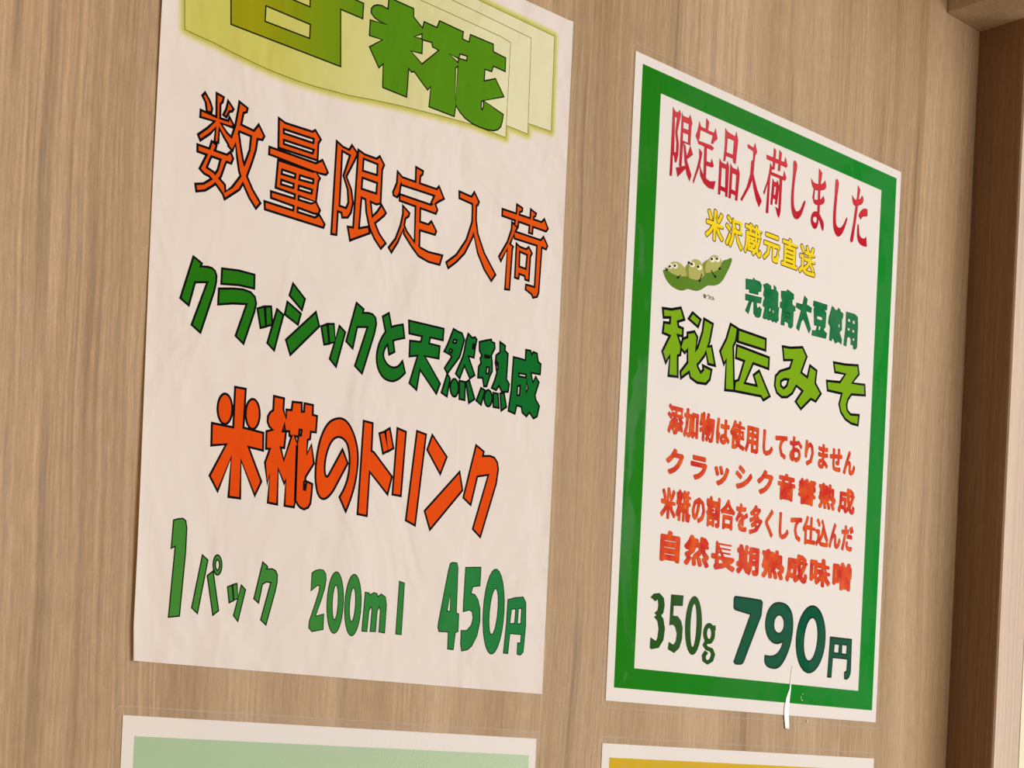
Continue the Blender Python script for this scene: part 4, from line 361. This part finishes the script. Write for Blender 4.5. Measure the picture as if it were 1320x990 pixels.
 'pea_pupil': [(["30.33,205.33 30.19,204.93 29.79,204.6 29.26,204.48 28.82,204.61 28.64,204.95 28.77,205.35 29.18,205.67 29.7,205.79 30.14,205.66","33.8,206.42 33.67,206.02 33.26,205.69 32.73,205.57 32.29,205.7 32.1,206.04 32.24,206.44 32.65,206.77 33.17,206.89 33.62,206.76","45.64,209.88 45.5,209.47 45.08,209.14 44.54,209.02 44.09,209.15 43.9,209.49 44.04,209.9 44.46,210.23 45,210.35 45.45,210.22","50.37,209.73 50.23,209.32 49.81,208.99 49.27,208.86 48.81,209 48.62,209.33 48.76,209.74 49.18,210.08 49.72,210.2 50.18,210.07","59.84,215.55 59.7,215.13 59.27,214.8 58.72,214.67 58.26,214.8 58.06,215.14 58.21,215.55 58.64,215.89 59.19,216.02 59.65,215.89","63.6,216.57 63.45,216.15 63.02,215.81 62.47,215.69 62,215.82 61.81,216.15 61.95,216.57 62.38,216.91 62.93,217.04 63.4,216.91","43.53,210.11 43.39,209.7 42.98,209.37 42.44,209.25 41.99,209.38 41.8,209.71 41.94,210.12 42.36,210.45 42.89,210.57 43.34,210.44","28.35,203.25 28.21,202.84 27.8,202.52 27.28,202.4 26.84,202.53 26.66,202.86 26.79,203.27 27.2,203.59 27.72,203.71 28.16,203.58","36.3,201.45 36.16,201.04 35.75,200.72 35.22,200.6 34.78,200.73 34.59,201.07 34.73,201.47 35.14,201.8 35.67,201.91 36.11,201.78","51.8,203.42 51.66,203.01 51.24,202.68 50.7,202.56 50.24,202.7 50.05,203.03 50.19,203.44 50.61,203.77 51.15,203.89 51.61,203.76","62.93,207.79 62.79,207.37 62.36,207.04 61.8,206.91 61.34,207.05 61.14,207.39 61.29,207.8 61.72,208.14 62.27,208.26 62.73,208.13","65.92,212.33 65.77,211.91 65.34,211.57 64.79,211.45 64.32,211.58 64.12,211.92 64.27,212.34 64.7,212.67 65.25,212.8 65.72,212.67","26.25,203.61 27.21,202.86 27.79,203.25 26.84,204","37.18,202.97 35.23,201.37 35.66,201.14 37.61,202.74","51.91,206.66 51.57,204.92 50.63,203.25 51.22,203.2 52.2,204.93 52.55,206.73","58.7,209.93 59.87,208.45 61.79,207.4 62.28,207.78 60.42,208.8 59.29,210.22","42.5,209.63 44.6,209.4 44.94,209.97 42.83,210.19"],[]),
  ],
 'pea_credit': [(["54.05,197.67 56.19,197.52 56.08,195.64 54.42,195.75","56.91,196.89 57.8,197.65 58.48,197.24 57.66,195.92 58.26,195.85 59.14,197.38 57.84,198.09 56.48,197.13","58.95,197.32 59.29,195.99 59.94,196.18 59.6,197.5","59.94,197.18 60.93,197.32 61.67,196.15 62.29,196.42 61.43,197.7 60.04,197.63","60.56,195.86 61.45,196.83 60.99,196.96 60.11,196"],[]),
  ],
 'sheet1': [(["8.89,261.81 9.72,240.94 10.28,230.54 15.72,230.02 22.59,229.61 31.16,228.57 39.87,227.77 46.3,227.22 52.8,227.05 61.04,226.98 69.4,227.3 77.88,228.04 85.47,228.62 98.63,230.53 112.15,232.2 130.78,233.99 150.13,235.48 169.29,235.26 169.58,275.96 163.6,276.69 119.63,277.43 104.84,277.82 82.59,277.93 57.24,276.27"],[]),
  ],
 'sheet2': [(["149.83,240.19 171.83,240.49 181.94,240.3 181.39,281.59 136.42,283 99.97,283.57 56.9,282.21 25.2,277.37"],[]),
  ],
 'sheet3': [(["159.55,244.48 182.17,244.93 195.76,245.31 195.12,286.71 150.83,287.79 108.8,288.03 64.95,287.14 24.92,282.49"],[]),
  ],
}
PRINT_LINES = [
 ('origin', '米沢蔵元直送', 60.08, 231.69, 231.34, 14.49, 14.49, 14.33),
 ('additive', '添加物は使用しておりません', 38.52, 134.67, 134.71, 11.43, 11.43, 13.63),
 ('music', 'クラッシク音響熟成', 39.61, 114.85, 114.56, 16.9, 16.9, 12.37),
 ('rice', '米糀の割合を多くして仕込んだ', 36.21, 94.89, 95.33, 10.82, 10.82, 14.43),
 ('natural', '自然長期熟成味噌', 38.65, 74.73, 74.87, 19.36, 19.36, 13.68),
]

# ------------------------------------------------------------------ the setting
tag(bevelled_box('wall_back', (-1.3, 0.2796, 0, .03, -.9, 1.2), OAK, 0), kind='structure')
tag(bevelled_box('wall_right', (0.2796, 0.3052, -.0290, .03, -.9, 1.2), [OAK_SHADED], .0008), kind='structure')
tag(bevelled_box('trim_1', (0.2800, 0.3052, -.0305, -.0290, -.9, .3945), PILLAR, 0), kind='structure')
tag(bevelled_box('trim_2', (0.2465, 0.62, -.16, 0, .395, .47), OAK, .0006), kind='structure')
def side():
    m, nt, b = mat('cream_paint'); b.inputs['Base Color'].default_value = (*lin((232, 226, 190)), 1); b.inputs['Roughness'].default_value = .4; return m
tag(bevelled_box('trim_3', (0.3056, 0.62, -.0309, .03, -.9, .3945), side(), .0004), kind='structure')

# ------------------------------------------------------------------ sheets
PAPER = ink('printer_paper', (227, 218, 211), wrinkle=.55, rough=.8)
PAPER2 = ink('laminated_paper', (229, 223, 217), rough=.6)
def empty(name, x, z, label, cat='poster', group=None):
    o = bpy.data.objects.new(name, None); o.empty_display_size = .05; COL.objects.link(o); o.location = (x, 0, z); return tag(o, label, cat, group)
def sheet(parent, w, h, y0, y1, m, lift=0.0, n=24, r=0):
    """a sheet of paper with thickness; its left edge may stand off the wall"""
    v, f = [], []
    us = [0, .7, 1.5, 2.5, 3.5, 5, 7, 10, 20] + [w * i / 8 for i in range(1, 9)] + [w - 6, w - 4, w - 2.5, w - 1.2]
    us = sorted(set(us)); vs = [h * i / n for i in range(n + 1)]
    def off(u, z): 
        k = max(0, 1 - u / 7) ** 2 * (.55 + .45 * math.sin(z / 41 + .6)) * lift
        kr = max(0, 1 - (w - u) / 6) ** 2 * lift * .25
        return k + kr
    for y in (y1, y0):
        for z in vs:
            for u in us:
                uu = u
                if u == 0 and r and z == 0: uu = r
                v.append((uu / 1000, (y - off(u, z)) / 1000, (z) / 1000))
    nu, nv = len(us), len(vs); B = nu * nv
    for j in range(nv - 1):
        for i in range(nu - 1):
            a = j * nu + i; f.append((a, a + 1, a + nu + 1, a + nu)); f.append((B + a, B + a + nu, B + a + nu + 1, B + a + 1))
    rim = [i for i in range(nu)] + [j * nu + nu - 1 for j in range(1, nv)] + [(nv - 1) * nu + i for i in range(nu - 2, -1, -1)] + [j * nu for j in range(nv - 2, 0, -1)]
    for i in range(len(rim)):
        a, b = rim[i], rim[(i + 1) % len(rim)]; f.append((a, B + a, B + b, b))
    return obj('paper', v, f, m, parent)
def rrect(x0, x1, z0, z1, r, n=6):
    p = []
    for cx, cz, a0 in ((x1 - r, z0 + r, -90), (x1 - r, z1 - r, 0), (x0 + r, z1 - r, 90), (x0 + r, z0 + r, 180)):
        for i in range(n + 1):
            a = math.radians(a0 + 90 * i / n); p.append((cx + r * math.cos(a), cz + r * math.sin(a)))
    return p
def film(parent, x0, x1, z0, z1, r=3.0):
    """laminating pouch around the sheet: clear front, sealed rim resting on the wall"""
    a = rrect(x0, x1, z0, z1, r); b = rrect(x0 + .55, x1 - .55, z0 + .55, z1 - .55, r - .5); n = len(a)
    v = [(p[0] / 1000, -.00002, p[1] / 1000) for p in a] + [(p[0] / 1000, -.00030, p[1] / 1000) for p in a] + [(p[0] / 1000, -.00062, p[1] / 1000) for p in b]
    f, mi = [], []
    for i in range(n):
        j = (i + 1) % n; f += [(i, n + i, n + j, j), (n + i, 2 * n + i, 2 * n + j, n + j)]; mi += [1, 1]
    f.append(tuple(range(2 * n, 3 * n))); mi.append(0)
    return tag(obj('laminating_film', v, f, [FILM, FILM_EDGE], parent, mi), 'clear glossy film over the sheet')
def frame(P, o, i, y, mi=0):
    V = [(o[0], o[2]), (o[1], o[2]), (o[1], o[3]), (o[0], o[3]), (i[0], i[2]), (i[1], i[2]), (i[1], i[3]), (i[0], i[3])]
    P.add(V, [(0, 1, 5, 4), (1, 2, 6, 5), (2, 3, 7, 6), (3, 0, 4, 7)], y, mi)

def parse(s): return [tuple(float(c) for c in t.split(',')) for t in s.split()]
def traced(name, key, mats, parent, y, outline, label, vmax=None):
    """lettering drawn glyph by glyph: colour, then a printed outline"""
    P = Print()
    for gi, (polys, holes) in enumerate(LETTERS[key]):
        cl = (lambda q: [(a, min(b, vmax)) for a, b in q]) if vmax else (lambda q: q)
        V, T = region([cl(parse(p)) for p in polys], [cl(parse(h)) for h in holes])
        P.add(V, T, y, 0)
        if outline: P.ring(boundary(V, T), outline, y - .03, 1)
    return P.build(name, mats, parent, label)
def typeset(name, key, mats, parent, y, fat, edge, label, fatz=None, vscale=1.0, wscale=1.0):
    """one printed line, set character by character along the sheet"""
    P = Print(); _, text, x0, z0, z1, pitch, ew, H = next(t for t in PRINT_LINES if t[0] == key)
    eh = H / .92 * vscale; ew *= wscale; fz = fatz or fat
    for i, ch in enumerate(text):
        V, T = glyph(ch); cx = x0 + pitch * i; cz = z0 + (z1 - z0) * i / (len(text) - 1)
        V = [(cx + (a - .5) * ew, cz + (b - .37) * eh) for a, b in V]
        T = [t if (V[t[1]][0]-V[t[0]][0])*(V[t[2]][1]-V[t[0]][1])-(V[t[2]][0]-V[t[0]][0])*(V[t[1]][1]-V[t[0]][1]) > 0 else t[::-1] for t in T]
        L = boundary(V, T)
        if edge: P.add(*swell(L, fat + 2 * edge, fz + 2 * edge), y, 1)
        P.add(*swell(L, fat, fz), y - .02, 0); P.add(V, T, y - .04, 0)
    return P.build(name, mats, parent, label)

# ---- plain paper poster, upper left
P1 = empty('paper_poster', -.2466, .0005, 'white paper poster with big orange and green lettering and 450 price')
sheet(P1, 205.9, 296.5, -.12, -.30, PAPER, lift=1.3, r=1.2)
WR = .55
K = ink('black_ink', (3, 3, 3), wrinkle=WR)
def ribbon():
    P = Print(); mats = [ink('glow_%d' % i, tuple(int(a + (b - a) * t) for a, b in zip((229, 219, 200), (188, 186, 78))), wrinkle=WR) for i, t in enumerate((.12, .32, .6, .9))]
    base = [ink('banner_ink', (198, 196, 98), (222, 219, 180), 0, .05, .17, WR), ink('banner_edge', (104, 106, 36), wrinkle=WR)]
    sh = [[(a, min(b, 293.5)) for a, b in parse(LETTERS['sheet%d' % k][0][0][0])] for k in (1, 2, 3)]
    V, T = region(sh); L = boundary(V, T)
    for i, w in enumerate((6.0, 4.6, 3.2, 2.0)):
        GV, GT = swell(L, w, n=10); P.add(GV, GT, -.312 - .006 * i, i)
    for i, k in enumerate((2, 1, 0)):
        V, T = region([sh[k]]); P.add(V, T, -.345 - .01 * i, 4); P.ring(boundary(V, T), .28, -.350 - .01 * i, 5)
    return P.build('ribbon_banner', mats + base, P1, 'pale yellow-green banner of stacked sheets behind the title')
ribbon()
traced('title_lettering', 'title', [ink('title_green', (150, 150, 8), (82, 138, 12), 0, .04, .095, WR), ink('title_edge', (14, 26, 2), wrinkle=WR)], P1, -.40, .58, 'thick olive green title cut off at the top', 292)
traced('headline_lettering', 'limited', [ink('orange_ink', (222, 84, 8), wrinkle=WR), K], P1, -.34, .92, 'orange line with black outlines')
traced('phrase_lettering', 'classic', [ink('green_ink', (34, 116, 6), (6, 106, 36), 0, .03, .16, WR), K], P1, -.34, .85, 'rounded green line with black outlines')
traced('product_lettering', 'drink', [ink('orange_ink_two', (222, 76, 4), wrinkle=WR), K], P1, -.34, .9, 'fat orange product line')
G2 = ink('mid_green_ink', (66, 136, 50), (30, 124, 62), 0, .02, .19, WR); KG = ink('dark_green_ink', (4, 24, 8), wrinkle=WR)
traced('pack_lettering', 'pack', [G2, KG], P1, -.34, .5, 'green words for one pack')
traced('volume_lettering', 'volume', [G2, KG], P1, -.34, .36, 'green 200ml')
traced('price_lettering', 'price', [G2, KG], P1, -.34, .38, 'tall green price of 450 yen')

# ---- laminated poster with the green border, upper right
P2 = empty('laminated_poster', 0, 0, 'laminated poster with thick green border and 790 price, right of the white paper poster')
sheet(P2, 210, 297, -.12, -.30, PAPER2)
b = Print(); frame(b, (5.0, 206.1, 6.3, 292.6), (18.0, 192.9, 16.0, 282.8), -.33)
b.build('printed_border', ink('border_green', (26, 120, 6), (6, 132, 36), 0, 0, .21), P2, 'broad green printed border')
traced('headline_lettering', 'arrival', [ink('red_ink', (186, 14, 40), (214, 64, 70), 2, .25, .282), ink('red_edge', (168, 28, 48))], P2, -.34, .28, 'tall narrow red headline')
typeset('origin_lettering', 'origin', [ink('yellow_ink', (240, 212, 30)), ink('yellow_edge', (96, 70, 4))], P2, -.34, .7, .5, 'yellow line with brown edges', wscale=.92, vscale=.98)
traced('soybean_lettering', 'soybean', [ink('soybean_green', (10, 108, 56), c3=(40, 124, 72), mottle=.8), ink('soybean_edge', (4, 76, 40))], P2, -.34, .3, 'heavy dark green line')
traced('product_lettering', 'hiden', [ink('lime_ink', (122, 168, 14)), ink('black_outline', (4, 4, 3))], P2, -.34, 1.3, 'large lime green product name with black outlines')
RED = [ink('brick_ink', (200, 44, 36), c3=(224, 96, 32), mottle=.9), ink('brick_edge', (176, 56, 44))]
typeset('additive_lettering', 'additive', RED, P2, -.34, .9, .18, 'red-orange small print', wscale=.95, vscale=.95)
typeset('music_lettering', 'music', RED, P2, -.34, 1.05, .18, 'red-orange small print', wscale=.86, vscale=.98)
typeset('rice_lettering', 'rice', RED, P2, -.34, .95, .16, 'red-orange small print', wscale=.97, vscale=.95)
typeset('natural_lettering', 'natural', RED, P2, -.34, 1.45, .18, 'red-orange small print', wscale=.92, vscale=.95)
traced('weight_lettering', 'weight', [ink('moss_ink', (36, 84, 24)), ink('moss_edge', (26, 52, 20))], P2, -.34, .3, 'moss green 350g')
traced('price_lettering', 'cost', [ink('pine_ink', (0, 84, 54)), ink('pine_edge', (0, 20, 16))], P2, -.34, .72, 'dark green price of 790 yen')
def peas():
    P = Print()
    for k, y, mi, edge in (('back', -.33, 0, 0), ('pea', -.335, 1, .16), ('pod', -.345, 2, .18), ('eye', -.36, 3, 0), ('pupil', -.37, 4, 0), ('credit', -.33, 5, 0)):
        for j, p in enumerate(LETTERS['pea_' + k][0][0]):
            V, T = region([parse(p)]); P.add(V, T, y - .002 * j, mi)
            if edge: P.ring(boundary(V, T), edge, y - .003 - .002 * j, 6 if mi == 2 else 7)
    return P.build('pea_pod_picture', [ink('pod_shade', (132, 142, 56)), ink('pea_green', (172, 172, 92), (178, 182, 110), 2, .2, .23), ink('pod_green', (88, 128, 22), (92, 132, 44), 0, .03, .05),
        ink('eye_white', (236, 230, 206)), ink('pupil_black', (26, 24, 14)), ink('credit_grey', (110, 100, 84)), ink('pod_edge', (70, 108, 24)), ink('pea_edge', (140, 142, 66))], P2, 'small printed pea pod with three peas')
peas()
film(P2, -2.6, 214.3, -3.4, 300.4)
def crease_glint():
    # a raised fold in the film's lower edge, its highlight built in as white
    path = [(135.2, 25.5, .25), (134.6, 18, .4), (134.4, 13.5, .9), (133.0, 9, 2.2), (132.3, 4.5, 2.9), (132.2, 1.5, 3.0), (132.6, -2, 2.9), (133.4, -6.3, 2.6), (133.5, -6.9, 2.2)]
    v, f = [], []; n = 6
    for u, z, w in path:
        for i in range(n + 1):
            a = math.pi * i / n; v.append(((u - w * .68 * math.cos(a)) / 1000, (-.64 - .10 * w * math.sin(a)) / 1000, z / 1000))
    for j in range(len(path) - 1):
        for i in range(n): a = j * (n + 1) + i; f.append((a, a + n + 1, a + n + 2, a + 1))
    for cu, cz, r0, r1 in ((144.9, 11.5, .5, .3), (143.6, 9.6, .25, .9), (144.6, 8.3, .8, .3), (149.8, -2.4, .45, .8)):     # glints of bubbles beside the fold, shaped as small white blobs
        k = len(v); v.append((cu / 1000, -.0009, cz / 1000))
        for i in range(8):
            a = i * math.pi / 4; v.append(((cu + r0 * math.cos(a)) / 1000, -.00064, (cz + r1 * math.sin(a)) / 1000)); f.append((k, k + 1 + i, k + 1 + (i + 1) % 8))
    m, nt, b = mat('crease_glint_white'); b.inputs['Base Color'].default_value = (.95, .95, .94, 1); b.inputs['Roughness'].default_value = .18  # white base colour stands in for the shine on the fold
    o = obj('film_crease_glint', v, f, m, P2); o['label'] = 'fold in the film at the lower edge, its highlight coloured white'
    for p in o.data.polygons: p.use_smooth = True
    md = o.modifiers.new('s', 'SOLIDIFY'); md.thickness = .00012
crease_glint()

# ---- the two posters below, only their tops in view
P3 = empty('laminated_poster', -.2486, -.316, 'laminated poster with a pale green panel, below the white paper poster at the photo bottom')
sheet(P3, 206, 296.8, -.12, -.30, PAPER2)
b = Print(); b.add([(5, 8), (201.8, 8), (201.8, 289.4), (5, 289.4)], [(0, 1, 2, 3)], -.33); b.build('printed_panel', ink('pale_green', (168, 194, 158), (186, 206, 172), 0, 0, .2), P3, 'pale green printed panel')
film(P3, -3.8, 209.4, -3.4, 300.2)
P4 = empty('laminated_poster', -.0008, -.3165, 'laminated poster with a mustard yellow panel, below the green-bordered poster at the photo bottom')
sheet(P4, 210.8, 297, -.12, -.30, PAPER2)
b = Print(); b.add([(5, 8), (205.5, 8), (205.5, 290.6), (5, 290.6)], [(0, 1, 2, 3)], -.33); b.build('printed_panel', ink('mustard', (204, 170, 40), (212, 176, 36), 0, 0, .2), P4, 'mustard yellow printed panel')
film(P4, -2.6, 213.8, -3.4, 300.2)

bpy.data.objects.remove(_fo)
